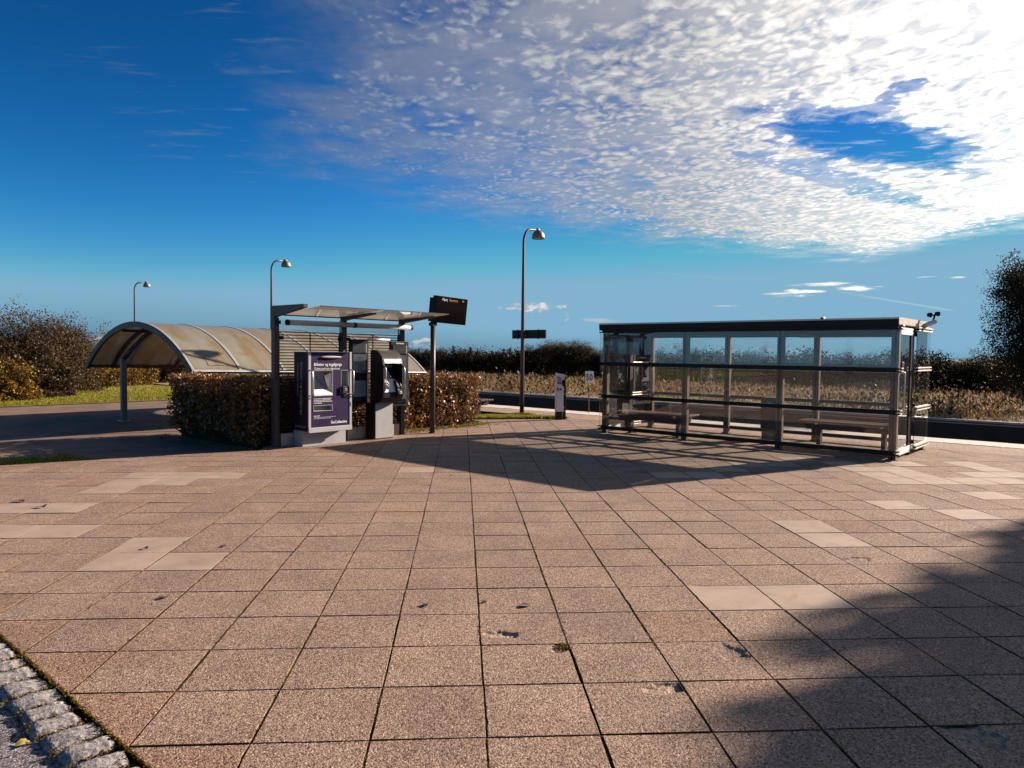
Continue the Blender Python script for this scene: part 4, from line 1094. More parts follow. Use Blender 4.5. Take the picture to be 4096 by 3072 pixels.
# information boards
def info_board(a0, a1, z0, z1, b0, label, head, grp):
    rt = empty('information_board', TS, R(45), label, 'notice board', grp)
    MB().box(a0, a1, b0, b0 + 0.07, z0, z1, bev=0.006).build('frame', 'black_plastic', rt)
    i0, i1 = a0 + 0.045, a1 - 0.045
    y = b0 - 0.003
    boxo('heading_panel', 'poster_grey', rt, i0, i1, y, b0 - 0.0005, z1 - 0.24, z1 - 0.075)
    boxo('backing', 'poster_dark', rt, i0, i1, y, b0 - 0.0005, z0 + 0.06, z1 - 0.242)
    po = MB(); po.box(i0 + 0.015, i1 - 0.015, y - 0.002, y - 0.0003, z1 - 0.62, z1 - 0.27); po.box(i0 + 0.015, i1 - 0.015, y - 0.002, y - 0.0003, z0 + 0.14, z0 + 0.44)
    pp = po.build('timetable', 'poster', rt)
    ln = MB(); r_ = random.Random(int(a0 * 100))
    for k in range(15): ln.box(i0 + 0.11, i0 + 0.11 + r_.uniform(0.07, 0.15), y - 0.0035, y - 0.0022, z1 - 0.60 + k * 0.019, z1 - 0.595 + k * 0.019)
    ln.box(i0 + 0.06, i0 + 0.064, y - 0.0035, y - 0.0022, z1 - 0.56, z1 - 0.33); ln.box(i1 - 0.12, i1 - 0.03, y - 0.0035, y - 0.0022, z1 - 0.605, z1 - 0.58)
    for k in range(10): ln.box(i0 + 0.03, i0 + 0.10 + r_.uniform(0.08, 0.17), y - 0.0035, y - 0.0022, z0 + 0.17 + k * 0.024, z0 + 0.1735 + k * 0.024)
    ln.build('print', 'blue', pp)
    boxo('glazing', 'glass_clear', rt, i0 - 0.004, i1 + 0.004, b0 - 0.012, b0 - 0.008, z0 + 0.05, z1 - 0.06)
    text('lettering', 'Information', 0.075, 'white_text', rt, (i0 + 0.008, b0 - 0.0062, z1 - 0.185), sx=(i1 - i0 - 0.01) / 0.39, spacing=1.0)
    if head: text('lettering', head, 0.036, 'white_text', rt, ((a0 + a1) / 2, b0 - 0.0024, z1 - 0.05), align='CENTER', offset=0.0008)
    return rt
info_board(1.187, 1.60, 0.665, 1.875, 0.42, 'framed information board between the ticket machine and the card kiosk', None, 'information boards under the canopy')
info_board(2.10, 2.545, 0.585, 1.86, 0.36, 'framed information board at the right hand end post behind the card kiosk', 'GoCollective', 'information boards under the canopy')

# departure display on its mast
ma = tsp(3.078, 0.227)
rt = empty('departure_display', ma, R(45), 'black departure display on a tall grey mast at the hedge', 'display')
MB().tube([(0, 0, 0), (0, 0, 2.30)], 0.052, 20).build('mast', 'grey_paint', rt)
MB().tube([(0, 0, 0.0), (0, 0, 0.02)], 0.075, 20).build('foot', 'grey_paint', rt)
mt = Matrix.Translation((0, 0, 2.265)) @ Matrix.Rotation(R(5), 4, 'X') @ Matrix.Rotation(R(2.0), 4, 'Y')
bx_ = MB(); bx_.box(-0.04, 0.84, -0.10, 0.02, 0.0, 0.545, bev=0.006, mtx=mt); bo = bx_.build('housing', 'display_black', rt)
b4 = MB(); b4.box(-0.035, 0.83, 0.0205, 0.12, 0.015, 0.50, bev=0.004, mtx=mt); b4.build('rear_housing', 'display_black', rt)
def ontilt(name, body, size, m, x, z, sx=1.0):
    o = text(name, body, size, m, bo, (0, 0, 0), sx=sx)
    o.matrix_basis = mt @ Matrix.Translation((x, -0.1025, z)) @ Matrix.Rotation(PI / 2, 4, 'X')
ontilt('lettering', 'Afgang', 0.070, 'white_text', 0.10, 0.462, 0.80)
ontilt('lettering', 'Departures', 0.070, 'orange_text', 0.30, 0.462, 0.78)
ontilt('lettering', 'Tr', 0.05, 'white_text', 0.68, 0.47)
bt = MB(); bt.box(-0.06, 0.06, -0.06, 0.06, 2.19, 2.262, bev=0.004); bt.build('clamp', 'dark_paint', rt)

# ------------------------------------------------------------------ street lamps
def make_lamp():
    rt = empty('street_lamp', (0, 0, 0), R(45), 'tall street lamp with a dome shade rising from the grass beside the platform', 'street lamp', 'curved dome street lamps')
    pts = [(0, 0, -0.1), (0, 0, 2.2), (0, 0, 4.55)]; rr = [0.058, 0.048, 0.034]
    for k in range(1, 9):
        t = k / 8 * R(80); pts.append((0.27 - 0.27 * math.cos(t), 0, 4.55 + 0.40 * math.sin(t))); rr.append(0.034)
    pts.append((0.55, 0, 4.985)); rr.append(0.032)
    MB().tube(pts, rr, 14).build('pole', 'lamp_pole', rt)
    sh = MB(); pr = [(0.035, 4.985), (0.06, 4.975), (0.085, 4.96), (0.13, 4.925), (0.16, 4.87), (0.175, 4.80), (0.178, 4.755), (0.170, 4.750), (0.165, 4.80), (0.12, 4.90), (0.03, 4.95)]
    sh.lathe(pr, 28, (0.61, 0, 0)); so_ = sh.build('lamp_shade', 'lamp_shade', rt)
    MB().lathe([(0.0, 4.762), (0.10, 4.765), (0.164, 4.785)], 20, (0.61, 0, 0)).build('diffuser', 'poster_grey', so_)
    MB().tube([(0.50, 0, 4.985), (0.62, 0, 4.992), (0.66, 0, 4.965)], [0.040, 0.042, 0.03], 10).build('knuckle', 'lamp_shade', rt)
    return rt
lamp = make_lamp(); lamp.location = (1.60, 19.42, 0.0)
l2 = copy_tree(lamp); l2.location = (-7.03, 27.55, 0.02); l2['label'] = 'street lamp with dome shade seen above the left post of the ticket canopy'
l3 = copy_tree(lamp); l3.location = (-16.35, 37.8, 0.02); l3['label'] = 'farthest street lamp with dome shade, rising behind the arched bicycle shelter'
# station name board seen from behind, clamped to the lamp
rt = empty('name_board', (1.60, 19.42, 0), R(-45), 'dark station name board seen from behind, fixed across the lamp pole', 'sign')
MB().box(-0.44, 0.72, 0.075, 0.115, 2.04, 2.27, bev=0.004).build('panel', 'dark_paint', rt)
b = MB()
for x_ in (-0.22, 0.48): b.box(x_ - 0.012, x_ + 0.012, 0.055, 0.0745, 2.02, 2.29)
b.build('stiffener', 'dark_paint', rt)
b = MB(); b.box(-0.06, 0.06, 0.05, 0.0740, 2.10, 2.13); b.box(-0.06, 0.06, 0.05, 0.0740, 2.18, 2.21); b.build('clamp', 'alu', rt)

# ------------------------------------------------------------------ info pillar and speed sign
pc = bearing(2245) * 18.25
rt = empty('check_in_pillar', (pc.x, pc.y, 0), R(8), 'white covered check-in pillar with a black post beside the lamp', 'pillar')
MB().box(-0.13, 0.03, -0.02, 0.10, 0.0, 1.14, bev=0.006).build('cabinet', 'kiosk_body', rt)
MB().box(0.052, 0.125, -0.02, 0.07, 0.0, 1.10, bev=0.01).build('post', 'kiosk_body', rt)
MB().box(0.033, 0.043, -0.012, 0.0, 0.0, 0.25).build('trim', 'alu', rt)
cvm = MB(); G = 10; vs = []
for j in range(G + 1):
    f = j / G; z = 0.205 + f * 0.955 + 0.01 * (f > 0.95)
    xr = 0.065 + 0.03 * max(0, (f - 0.75) / 0.25) - 0.012 * math.sin(f * PI)
    for i, x in enumerate((-0.136, -0.09, -0.02, 0.03, xr)):
        vs.append((x + (0.006 * f), -0.030 - 0.006 * math.sin(f * 5 + i), z - (0.04 * (x + 0.13) / 0.2 if j == G else 0)))
for j in range(G + 1):
    vs.append((-0.142, 0.06, vs[j * 5][2]))
cvm.add(vs, [(j * 5 + i, j * 5 + i + 1, (j + 1) * 5 + i + 1, (j + 1) * 5 + i) for j in range(G) for i in range(4)] + [((G + 1) * 5 + j, j * 5, (j + 1) * 5, (G + 1) * 5 + j + 1) for j in range(G)], True)
co_ = cvm.build('cover', 'white', rt)
text('lettering', 'Rejs\nmed\ndigitalt', 0.066, 'black_text', co_, (-0.118, -0.041, 1.03), sx=0.85, lead=0.95, offset=0.0015)
b = MB(); b.box(-0.052, -0.006, -0.043, -0.0385, 0.735, 0.785, bev=0.001); b.box(-0.118, -0.078, -0.043, -0.0385, 0.735, 0.785, bev=0.001); b.build('app_icons', 'black_text', co_)
for k in range(4):
    z = 0.215 + (0.18, 0.78, 1.0, 0.0)[k] * 0.55 + (0.0 if k < 3 else 0); MB().tube([(0.062, -0.045, z), (0.062, -0.03, z)], 0.014, 10).build('button', 'white', rt)
b = MB(); b.box(0.01, 0.085, -0.085, -0.040, 0.845, 1.00, bev=0.004); rd = b.build('card_reader', 'black_plastic', rt)
b = MB(); b.box(0.0855, 0.112, -0.085, 0.0, 0.845, 1.0, bev=0.003); b.build('reader_side', 'yellow', rd)

pc = bearing(2357) * 20.55
rt = empty('speed_sign', (pc.x, pc.y, 0), R(-3), 'small white sign with black number 50 on a thin post at the platform edge', 'sign')
MB().tube([(0, 0.02, 0), (0, 0.02, 1.19)], 0.017, 10).build('post', 'shelter_steel', rt)
pl_ = MB(); pl_.box(-0.118, 0.118, -0.012, 0.0, 0.835, 1.165, bev=0.005); so_ = pl_.build('plate', 'white', rt)
text('number', '50', 0.25, 'black_text', so_, (-0.003, -0.0142, 0.912), align='CENTER', sx=0.74, offset=0.0055, spacing=1.06)
# small distant sign beyond the track, seen through the glass
pc = bearing(2561) * 24.2
rt = empty('track_sign', (pc.x, pc.y, -0.2), 0, 'small white and black marker plate seen through the glass shelter', 'sign')
MB().tube([(0, 0.02, -0.6), (0, 0.02, 1.4)], 0.015, 8).build('post', 'shelter_steel', rt)
MB().box(-0.055, 0.055, -0.01, 0.0, 1.17, 1.25, bev=0.003).build('plate', 'white', rt)
b = MB(); b.box(-0.045, 0.045, -0.01, 0.0, 1.27, 1.36); b.build('plate', 'black_plastic', rt)

# ------------------------------------------------------------------ bicycle shelter (barrel roof)
BS = (-5.607, 15.62, 0)
rt = empty('bicycle_shelter', BS, R(45), 'arched bicycle shelter with stained translucent barrel roof behind the hedge', 'bicycle shelter')
WB, ZE, HR = 5.9, 1.235, 1.045
RA = (WB * WB / 4 + HR * HR) / (2 * HR); A0 = math.asin(WB / 2 / RA)
BAY, NB, SL = 1.08, 6, -0.018
def arc(f, off=0.0):
    a = -A0 + 2 * A0 * f
    return WB / 2 + (RA + off) * math.sin(a), ZE + HR - RA + (RA + off) * math.cos(a)
def archrib(x0, x1, o0, o1, name, m, parent, f0=0.0, f1=1.0, K=36):
    b = MB(); vs = []
    for k in range(K + 1):
        f = f0 + (f1 - f0) * k / K
        for o_ in (o0, o1):
            y, z = arc(f, o_)
            for x in (x0, x1): vs.append((x, y, z + SL * x))
    fs = []
    for k in range(K):
        a = 4 * k; c = 4 * (k + 1)
        fs += [(a, a + 1, c + 1, c), (a + 2, c + 2, c + 3, a + 3), (a, c, c + 2, a + 2), (a + 1, a + 3, c + 3, c + 1)]
    fs += [(0, 2, 3, 1), (4 * K, 4 * K + 1, 4 * K + 3, 4 * K + 2)]
    b.add(vs, fs, False)
    return b.build(name, m, parent)
MATS['roof_sheet'] = None
m = bpy.data.materials.new('roof_sheet'); m.use_nodes = True; n = N(m.node_tree)
tc_ = n.n('ShaderNodeTexCoord').outputs['Object']
st1 = n.ss(n.noise(n.n('ShaderNodeMapping', i={'Vector': tc_, 'Scale': (1.6, 0.5, 0.5)}).outputs[0], 1.3, 6, 0.65, 0.5), 0.36, 0.70)
c_ = n.mix(st1, (0.40, 0.37, 0.31), (0.34, 0.245, 0.13))
c_ = n.mix(n.m('MULTIPLY', n.ss(n.noise(tc_, 3.2, 7, 0.7, 0.8), 0.5, 0.8), 0.5), c_, (0.55, 0.50, 0.40))
c_ = n.mix(n.m('MULTIPLY', n.ss(n.noise(tc_, 9, 5, 0.7), 0.58, 0.8), 0.35), c_, (0.12, 0.09, 0.05))
p_ = n.n('ShaderNodeBsdfPrincipled', i={'Base Color': c_, 'Roughness': 0.35, 'Specular IOR Level': 0.4})
tr_ = n.n('ShaderNodeBsdfTranslucent', i={0: n.mix(1.0, c_, (1.15, 1.2, 1.3), 'MULTIPLY')})
mx_ = n.n('ShaderNodeMixShader', i={0: 0.42, 1: p_.outputs[0], 2: tr_.outputs[0]})
n.n('ShaderNodeOutputMaterial', i={0: mx_.outputs[0]}); MATS['roof_sheet'] = m
for k in range(NB):
    archrib(k * BAY + 0.03, (k + 1) * BAY - 0.03, 0.0, 0.006, 'roof_panel', 'roof_sheet', rt, 0.004, 0.996)
for k in range(1, NB): archrib(k * BAY - 0.032, k * BAY + 0.032, 0.007, 0.018, 'cover_strip', 'rib_strip', rt)
archrib(-0.03, 0.03, -0.115, 0.012, 'end_arch', 'rib', rt, -0.006, 1.006); archrib(-0.015, 0.035, 0.0125, 0.022, 'cover_strip', 'rib_strip', rt)
archrib(NB * BAY - 0.03, NB * BAY + 0.03, -0.115, 0.012, 'end_arch', 'rib', rt, -0.006, 1.006); archrib(NB * BAY - 0.035, NB * BAY + 0.015, 0.0125, 0.022, 'cover_strip', 'rib_strip', rt)
for x_ in (0.62, 2.3, 4.0, 5.7): archrib(x_ - 0.035, x_ + 0.035, -0.085, -0.005, 'rib', 'rib', rt, -0.006, 1.006)
def purlin(f, off, hw, hz, name, m):
    y, z = arc(f, off); b = MB()
    L_ = NB * BAY
    b.add([(0.031, y - hw, z - hz), (L_ - 0.031, y - hw, z - hz + SL * L_), (L_ - 0.031, y + hw, z - hz + SL * L_), (0.031, y + hw, z - hz),
           (0.031, y - hw, z + hz), (L_ - 0.031, y - hw, z + hz + SL * L_), (L_ - 0.031, y + hw, z + hz + SL * L_), (0.031, y + hw, z + hz)],
          [(0, 3, 2, 1), (4, 5, 6, 7), (0, 1, 5, 4), (1, 2, 6, 5), (2, 3, 7, 6), (3, 0, 4, 7)])
    return b.build(name, m, rt)
purlin(0.0, -0.045, 0.03, 0.035, 'eave_beam', 'rib'); purlin(1.0, -0.045, 0.03, 0.045, 'eave_beam', 'rib'); purlin(0.62, -0.12, 0.03, 0.035, 'purlin', 'rib')
ev = MB(); y_, z_ = arc(0.0, 0.0)
ev.add([(-0.02, y_ - 0.05, z_ - 0.012), (6.5, y_ - 0.05, z_ - 0.012 + SL * 6.5), (6.5, y_ - 0.01, z_ + 0.012 + SL * 6.5), (-0.02, y_ - 0.01, z_ + 0.012), (-0.02, y_ - 0.055, z_ - 0.035), (6.5, y_ - 0.055, z_ - 0.035 + SL * 6.5)], [(0, 1, 2, 3), (4, 5, 1, 0)])
ev.build('eave_strip', 'rib_strip', rt)
hk = MB(); y_, z_ = arc(1.0, -0.045)
for k in range(16):
    x = 0.3 + k * 0.39; hk.box(x - 0.01, x + 0.01, y_ - 0.045, y_ - 0.031, z_ - 0.10 + SL * x, z_ + 0.05 + SL * x)
hk.build('hanger', 'rib', rt)
for x_, y_ in ((0.0, 3.55), (4.0, 3.3)):
    cl = MB(); cl.box(x_ - 0.06, x_ + 0.06, y_ - 0.06, y_ + 0.06, -0.10, 1.42, bev=0.006, mtx=None)
    co = cl.build('column', 'column', rt)
    br = MB(); xr = x_ + 0.62 if x_ == 0 else x_
    br.tube([(x_, y_, 1.40), (x_ + (xr - x_) * 0.25, y_ - 0.08, 1.62), (x_ + (xr - x_) * 0.65, y_ - 0.20, 1.95), (xr, y_ - 0.35, 2.13)], [0.065, 0.06, 0.055, 0.05], 8)
    br.build('bracket', 'rib', co)
    MB().box(x_ - 0.11, x_ + 0.11, y_ - 0.11, y_ + 0.11, -0.081, -0.068).build('base_plate', 'alu', co)
# repair patch on the roof
y0, z0 = arc(0.020, 0.009); y1, z1 = arc(0.075, 0.009)
pt = MB()
pt.add([(0.40, y0, z0), (0.78, y0, z0), (0.75, y1, z1), (0.44, y1, z1)], [(0, 1, 2, 3)])
pt.build('roof_patch', 'patch', rt)

# ------------------------------------------------------------------ hedges
def hedge(name, s0, s1, t0, t1, h, label, seed, N_):
    rs = np.random.RandomState(seed)
    rt = empty('hedge', (*st((s0 + s1) / 2, (t0 + t1) / 2), 0), 0, label, 'hedge', 'clipped copper hedges')
    ox, oy = st((s0 + s1) / 2, (t0 + t1) / 2)
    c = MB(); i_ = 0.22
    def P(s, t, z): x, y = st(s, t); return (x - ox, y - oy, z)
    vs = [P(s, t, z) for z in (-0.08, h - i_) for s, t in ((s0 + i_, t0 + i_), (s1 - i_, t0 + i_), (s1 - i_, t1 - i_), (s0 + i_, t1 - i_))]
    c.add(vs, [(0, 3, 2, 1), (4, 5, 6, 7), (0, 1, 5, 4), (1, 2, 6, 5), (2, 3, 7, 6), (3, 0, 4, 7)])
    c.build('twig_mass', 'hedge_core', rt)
    # leaves in a shell, biased to the surface
    S = rs.uniform(s0, s1, N_ * 3); Tt = rs.uniform(t0, t1, N_ * 3); Z = rs.uniform(0.03, h, N_ * 3)
    dd_ = np.minimum.reduce([S - s0, s1 - S, Tt - t0, t1 - Tt, h - Z])
    keep = rs.rand(N_ * 3) < np.exp(-dd_ / 0.075)
    low_ = rs.rand(N_ * 3) < np.clip(Z / 0.22, 0.35, 1)
    S, Tt, Z = S[keep & low_], Tt[keep & low_], Z[keep & low_]
    k = 1 + 0.0 * S
    bul = 0.035 * np.sin(S * 5.1 + Z * 4) + 0.03 * np.sin(Tt * 6.3 + 1 + Z * 3) + 0.02 * np.sin(S * 13 + Tt * 11) + rs.normal(0, 0.016, len(S))
    cs, ctt = (s0 + s1) / 2, (t0 + t1) / 2
    S = S + np.sign(S - cs) * bul * (np.abs(S - cs) > (s1 - s0) / 2 - 0.2); Tt = Tt + np.sign(Tt - ctt) * bul * (np.abs(Tt - ctt) > (t1 - t0) / 2 - 0.2)
    Z = Z + (Z > h - 0.15) * (bul * 0.6 + 0.01 * rs.normal(size=len(Z)))
    tuck = np.clip((0.28 - Z) / 0.28, 0, 1) * 0.10
    S = cs + (S - cs) * (1 - tuck / ((s1 - s0) / 2)); Tt = ctt + (Tt - ctt) * (1 - tuck / ((t1 - t0) / 2))
    C = np.stack([(S + Tt) / q2 - ox, (S - Tt) / q2 - oy, Z], 1)
    quads('leaves', C, rs.uniform(0.040, 0.082, len(C)), 'hedge', rt, seed + 1, 1.7)
    return rt
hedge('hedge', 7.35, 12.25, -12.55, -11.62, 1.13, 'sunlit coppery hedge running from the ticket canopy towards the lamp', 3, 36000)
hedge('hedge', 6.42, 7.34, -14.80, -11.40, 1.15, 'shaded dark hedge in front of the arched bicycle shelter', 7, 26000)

# ------------------------------------------------------------------ grass
def blades(name, pts, hmin, hmax, m, label, seed):
    rs = np.random.RandomState(seed)
    C = np.array(pts, float); h = rs.uniform(hmin, hmax, len(C)); C[:, 2] += h * 0.45
    o = quads(name, C, h, m, None, seed, 5.0, upright=True)
    return tag(o, label, 'grass', kind='stuff')
rs = np.random.RandomState(9)
pts = []
# lawn band nearest the path, denser in front
while len(pts) < 60000:
    t = -25.05 - abs(rs.normal(0, 4.5)); s = rs.uniform(0, 19)
    x, y = st(s, t)
    if x > -24: pts.append((x, y, -0.06))
blades('lawn_grass', pts, 0.05, 0.11, 'grass', 'short sunlit lawn grass beyond the brick path', 9)
pts = []
for _ in range(16000):
    f = rs.uniform(0, 1); p = L1a + L1d * (2.45 + f * 5)
    w = abs(rs.normal(0, 0.5)) + 0.02
    x, y = p.x - n1[0] * w, p.y - n1[1] * w + rs.normal(0, .05)
    if f < 0.09 and w > 0.9 * (f / 0.09) : continue
    pts.append((x, y, -0.078))
blades('verge_grass', pts, 0.03, 0.09, 'grass', 'tuft of grass at the corner of the brick path and the slabs', 10)
gv = MB(); p0 = L1a + L1d * 2.85; p1 = L1a + L1d * 9
gv.add([(p0.x, p0.y, -0.0795), (p1.x, p1.y, -0.0795), (p1.x - n1[0] * 1.7, p1.y - n1[1] * 1.7, -0.0795), (p0.x - n1[0] * 1.1 + L1d.x * .8, p0.y - n1[1] * 1.1 + L1d.y * .8, -0.0795)], [(0, 1, 2, 3)])
o = gv.build('verge', 'lawn_ground'); o['kind'] = 'structure'
for v_ in o.data.vertices: v_.co.z = -0.076
pts = []
tri = [(0.42, 17.35), (0.55, 18.55), (2.30, 18.30), (1.55, 19.15)]
for _ in range(26000):
    u_, w_ = rs.uniform(0, 1, 2)
    s = 12.75 + u_ * 2.0; t = -12.1 + w_ * 1.75
    x, y = st(s, t)
    # lens shaped patch beside the lamp
    a = (x - 1.25) * 0.80 + (y - 18.75) * 0.10; bb = (y - 18.78) * 1.0 - (x - 1.25) * -0.12
    pts.append((x, y, 0.0))
pts = []
for _ in range(15000):
    f = rs.uniform(0, 1) ** 0.9
    x = 0.15 + 2.45 * f + rs.normal(0, 0.05); hw = 0.72 * (1 - f) ** 0.9 * (0.5 + 0.5 * min(1, f * 6)) + 0.02
    y = 18.35 + (rs.uniform(-0.30, 1) * hw) + rs.normal(0, 0.03)
    pts.append((x, y, 0.0))
for _ in range(3000):
    a = rs.uniform(0, 6.28); r_ = abs(rs.normal(0, 0.16)); pts.append((1.6 + r_ * math.cos(a), 19.1 + abs(r_ * math.sin(a)) * 1.2, 0.0))
blades('grass_patch', pts, 0.04, 0.10, 'grass', 'bright grass patch at the foot of the street lamp', 12)
pb = MB(); pb.add([(0.0, 17.9, 0.001), (1.2, 18.05, 0.001), (2.45, 18.22, 0.001), (1.9, 19.2, 0.001), (0.9, 19.5, 0.001), (0.0, 19.6, 0.001)], [(0, 1, 2, 3, 4, 5)])
o = pb.build('grass_soil', 'soil'); o['kind'] = 'structure'
# weeds at hedge foot and canopy base
pts = []
for _ in range(2600):
    s = rs.uniform(7.4, 12.3); t = -11.55 + abs(rs.normal(0, 0.07)); pts.append((*st(s, t), 0.0))
for _ in range(220):
    t = rs.uniform(-14.7, -11.3); s = 6.38 - abs(rs.normal(0, 0.05)); pts.append((*st(s, t), -0.05))
for _ in range(700):
    a = rs.uniform(0, 6.28); r_ = abs(rs.normal(0, .12)); x, y = st(12.25, -11.9); pts.append((x + r_ * math.cos(a), y + r_ * math.sin(a), 0))
blades('edge_weeds', pts, 0.02, 0.08, 'weeds_green', 'low weeds along the foot of the hedge', 14)

rs = np.random.RandomState(55); pts = []
for _ in range(420):
    s = rs.uniform(7.2, 12.6); t = -11.45 + abs(rs.normal(0, 0.16)); pts.append((*st(s, t), 0.004))
for _ in range(160):
    t = rs.uniform(-14.7, -10.6); s = 6.3 - abs(rs.normal(0, 0.12)); pts.append((*st(s, t), 0.002 if t > -13.2 else -0.075))
for _ in range(50): pts.append((rs.uniform(-5, 3.5), rs.uniform(8, 14), 0.004))
pts = np.array(pts)
o = quads('leaf_litter', pts, rs.uniform(0.018, 0.05, len(pts)), 'hedge', None, 56, 1.5, normal=(0, 0, 1), nbias=3.0); tag(o, 'dry brown leaves scattered at the foot of the hedge and over the slabs', 'leaf litter', kind='stuff')

# ------------------------------------------------------------------ far wall and weeds
rt = empty('track_wall', (*st(20.75, 0), 0), R(-45), 'long low dark wall with a pale capping line on the far side of the track', 'wall')
MB().box(-160, 160, 0.0, 0.22, -0.9, 0.085).build('wall_face', 'wall_dark', rt)
cp = MB(); cp.box(-160, 160, -0.03, 0.26, 0.086, 0.135, bev=0.006); cp.box(-160, 160, -0.045, -0.0305, 0.035, 0.062); cp.build('capping', 'wall_cap', rt)
rs = np.random.RandomState(21)
def weedfield(K, smin, smax, tmin, tmax, hmin, hmax, m, name, label, seed, asp, pw=1.6):
    rs = np.random.RandomState(seed)
    s = smin + (smax - smin) * rs.rand(K) ** pw
    wd = 1 + (s - 20) / 20
    t = rs.uniform(tmin, tmax, K)
    # clumping
    cl = np.sin(s * 1.9 + 3 * np.sin(t * 0.7)) * np.sin(t * 1.3 + 2 * np.sin(s * 0.6))
    keep = rs.rand(K) < 0.45 + 0.5 * cl
    s, t, wd, cl = s[keep], t[keep], wd[keep], cl[keep]
    h = rs.uniform(hmin, hmax, len(s)) * (1 + 0.35 * cl)
    h = h * np.clip(1.15 - (s - 24) / 40, 0.5, 1.1)
    z = np.interp(s, srow, zrow)
    C = np.stack([(s + t) / q2, (s - t) / q2, z + h * rs.uniform(0.15, 0.85, len(s))], 1)
    o = quads(name, C, h * (0.24 if asp > 2 else 0.13) * wd ** 0.3, m, None, seed, asp, upright=True)
    return tag(o, label, 'weeds', kind='stuff')
weedfield(300000, 21.2, 46, -46, 26, 0.18, 0.60, 'weeds', 'dry_weeds', 'tall dry brown weeds covering the field beyond the track', 31, 4.5)
weedfield(90000, 21.1, 30, 8, 26, 0.30, 0.70, 'weeds_green', 'green_weeds', 'yellow green scrub leaning over the wall near the right edge', 32, 1.6)
weedfield(16000, 21.2, 40, -42, 26, 0.5, 0.9, 'tree_dark', 'seed_heads', 'dark seed heads standing above the dry weeds', 33, 1.4)

# ------------------------------------------------------------------ trees
def deciduous(name, seed, h, m, leaf, nleaf, levels=3, spread=1.0, first=0.15, cloud=0.22, fill=0.0, kn=(9, 6, 4, 3), r0=0.11, up=0.5, shrink=0.6):
    rt = bpy.data.objects.new(name, None); rt.empty_display_size = 0.3; link(rt)
    limbs, tips = growth(seed, h * 0.72, spread, levels, kn, r0=r0, first=first, up=up, shrink=shrink)
    limb_mesh('trunk', limbs, 'bark', rt, 0, 0)
    limb_mesh('branches', limbs, 'bark', rt, 1, 2, 0.008)
    rs = np.random.RandomState(seed)
    tp = np.array([tuple(t) for t in tips]); tp = tp[tp[:, 2] > 0.12 * h]
    idx = rs.randint(0, len(tp), nleaf)
    C = tp[idx] + rs.normal(0, cloud, (nleaf, 3)) * np.array([1, 1, 0.8])
    if fill:
        K = int(nleaf * fill); th = rs.uniform(0, 2 * PI, K); zz = rs.uniform(0, 1, K)
        rr = (np.sin(np.clip(zz, 0.02, 1) * PI * 0.86) ** 0.6) * h * 0.38 * (0.75 + 0.25 * np.sin(th * 3 + seed) + 0.15 * np.sin(th * 7 + zz * 9)) * np.sqrt(rs.uniform(0.3, 1, K))
        C = np.concatenate([C, np.stack([rr * np.cos(th), rr * np.sin(th), zz * h * 0.86 + rs.normal(0, .1, K)], 1)])
    C[:, 2] = np.maximum(C[:, 2], 0.05)
    quads('crown', C, rs.uniform(0.6, 1.3, len(C)) * leaf, m, rt, seed, 1.5)
    return rt
def conifer(name, seed, h, m, leaf, K, rad=0.30):
    rt = bpy.data.objects.new(name, None); rt.empty_display_size = 0.3; link(rt)
    rs = np.random.RandomState(seed)
    MB().tube([(0, 0, 0), (0, 0, h * 0.97)], [0.12, 0.02], 6).build('trunk', 'bark', rt)
    nb = 80; C = []
    bb = MB()
    for i in range(nb):
        f = (i + rs.rand()) / nb; z = h * (0.10 + 0.88 * f); az = rs.uniform(0, 2 * PI); L = h * rad * (1 - f) ** 0.85 * rs.uniform(0.7, 1.2) + 0.08
        e = Vector((math.cos(az) * L, math.sin(az) * L, z - 0.12 * L + 0.25 * L * f)); bb.tube([(0, 0, z), e], [0.02, 0.006], 3, cap=False)
        k = int(K * L / (h * rad * nb * 0.45)) + 4
        q = rs.rand(k)[:, None] ** 0.7
        C.append(np.array([0, 0, z]) + (np.array(e) - np.array([0, 0, z])) * q + rs.normal(0, 0.035 * h * 0.4, (k, 3)) * np.array([1, 1, 0.6]))
    bb.build('branches', 'bark', rt, recalc=False)
    C = np.concatenate(C)
    quads('crown', C, rs.uniform(0.7, 1.2, len(C)) * leaf, m, rt, seed, 2.2)
    return rt
protos = {
    'd1': ('broadleaf_tree', deciduous('broadleaf_tree', 101, 5.0, 'tree_dark', 0.105, 11000, fill=1.8)),
    'd2': ('broadleaf_tree', deciduous('broadleaf_tree', 102, 5.0, 'tree_olive', 0.10, 11000, fill=1.6)),
    'd3': ('broadleaf_tree', deciduous('broadleaf_tree', 103, 5.0, 'tree_brown', 0.095, 13000, fill=1.0)),
    'o1': ('sparse_tree', deciduous('sparse_tree', 104, 5.0, 'tree_dark', 0.080, 9500, fill=0.8, first=0.3, cloud=0.15, kn=(8, 6, 4, 3))),
    'o2': ('sparse_tree', deciduous('sparse_tree', 105, 5.0, 'tree_brown', 0.080, 8500, fill=0.7, first=0.3, cloud=0.14, kn=(8, 6, 4, 3))),
    'b1': ('bare_tree', deciduous('bare_tree', 106, 5.0, 'tree_brown', 0.06, 3000, first=0.2, cloud=0.15, up=1.0, kn=(10, 7, 5, 3))),
    'c1': ('conifer', conifer('conifer', 107, 5.0, 'tree_conifer', 0.11, 8000)),
    'c2': ('conifer', conifer('conifer', 108, 5.0, 'tree_conifer', 0.10, 7000, 0.22)),
}
used = set()
D75 = 54.0
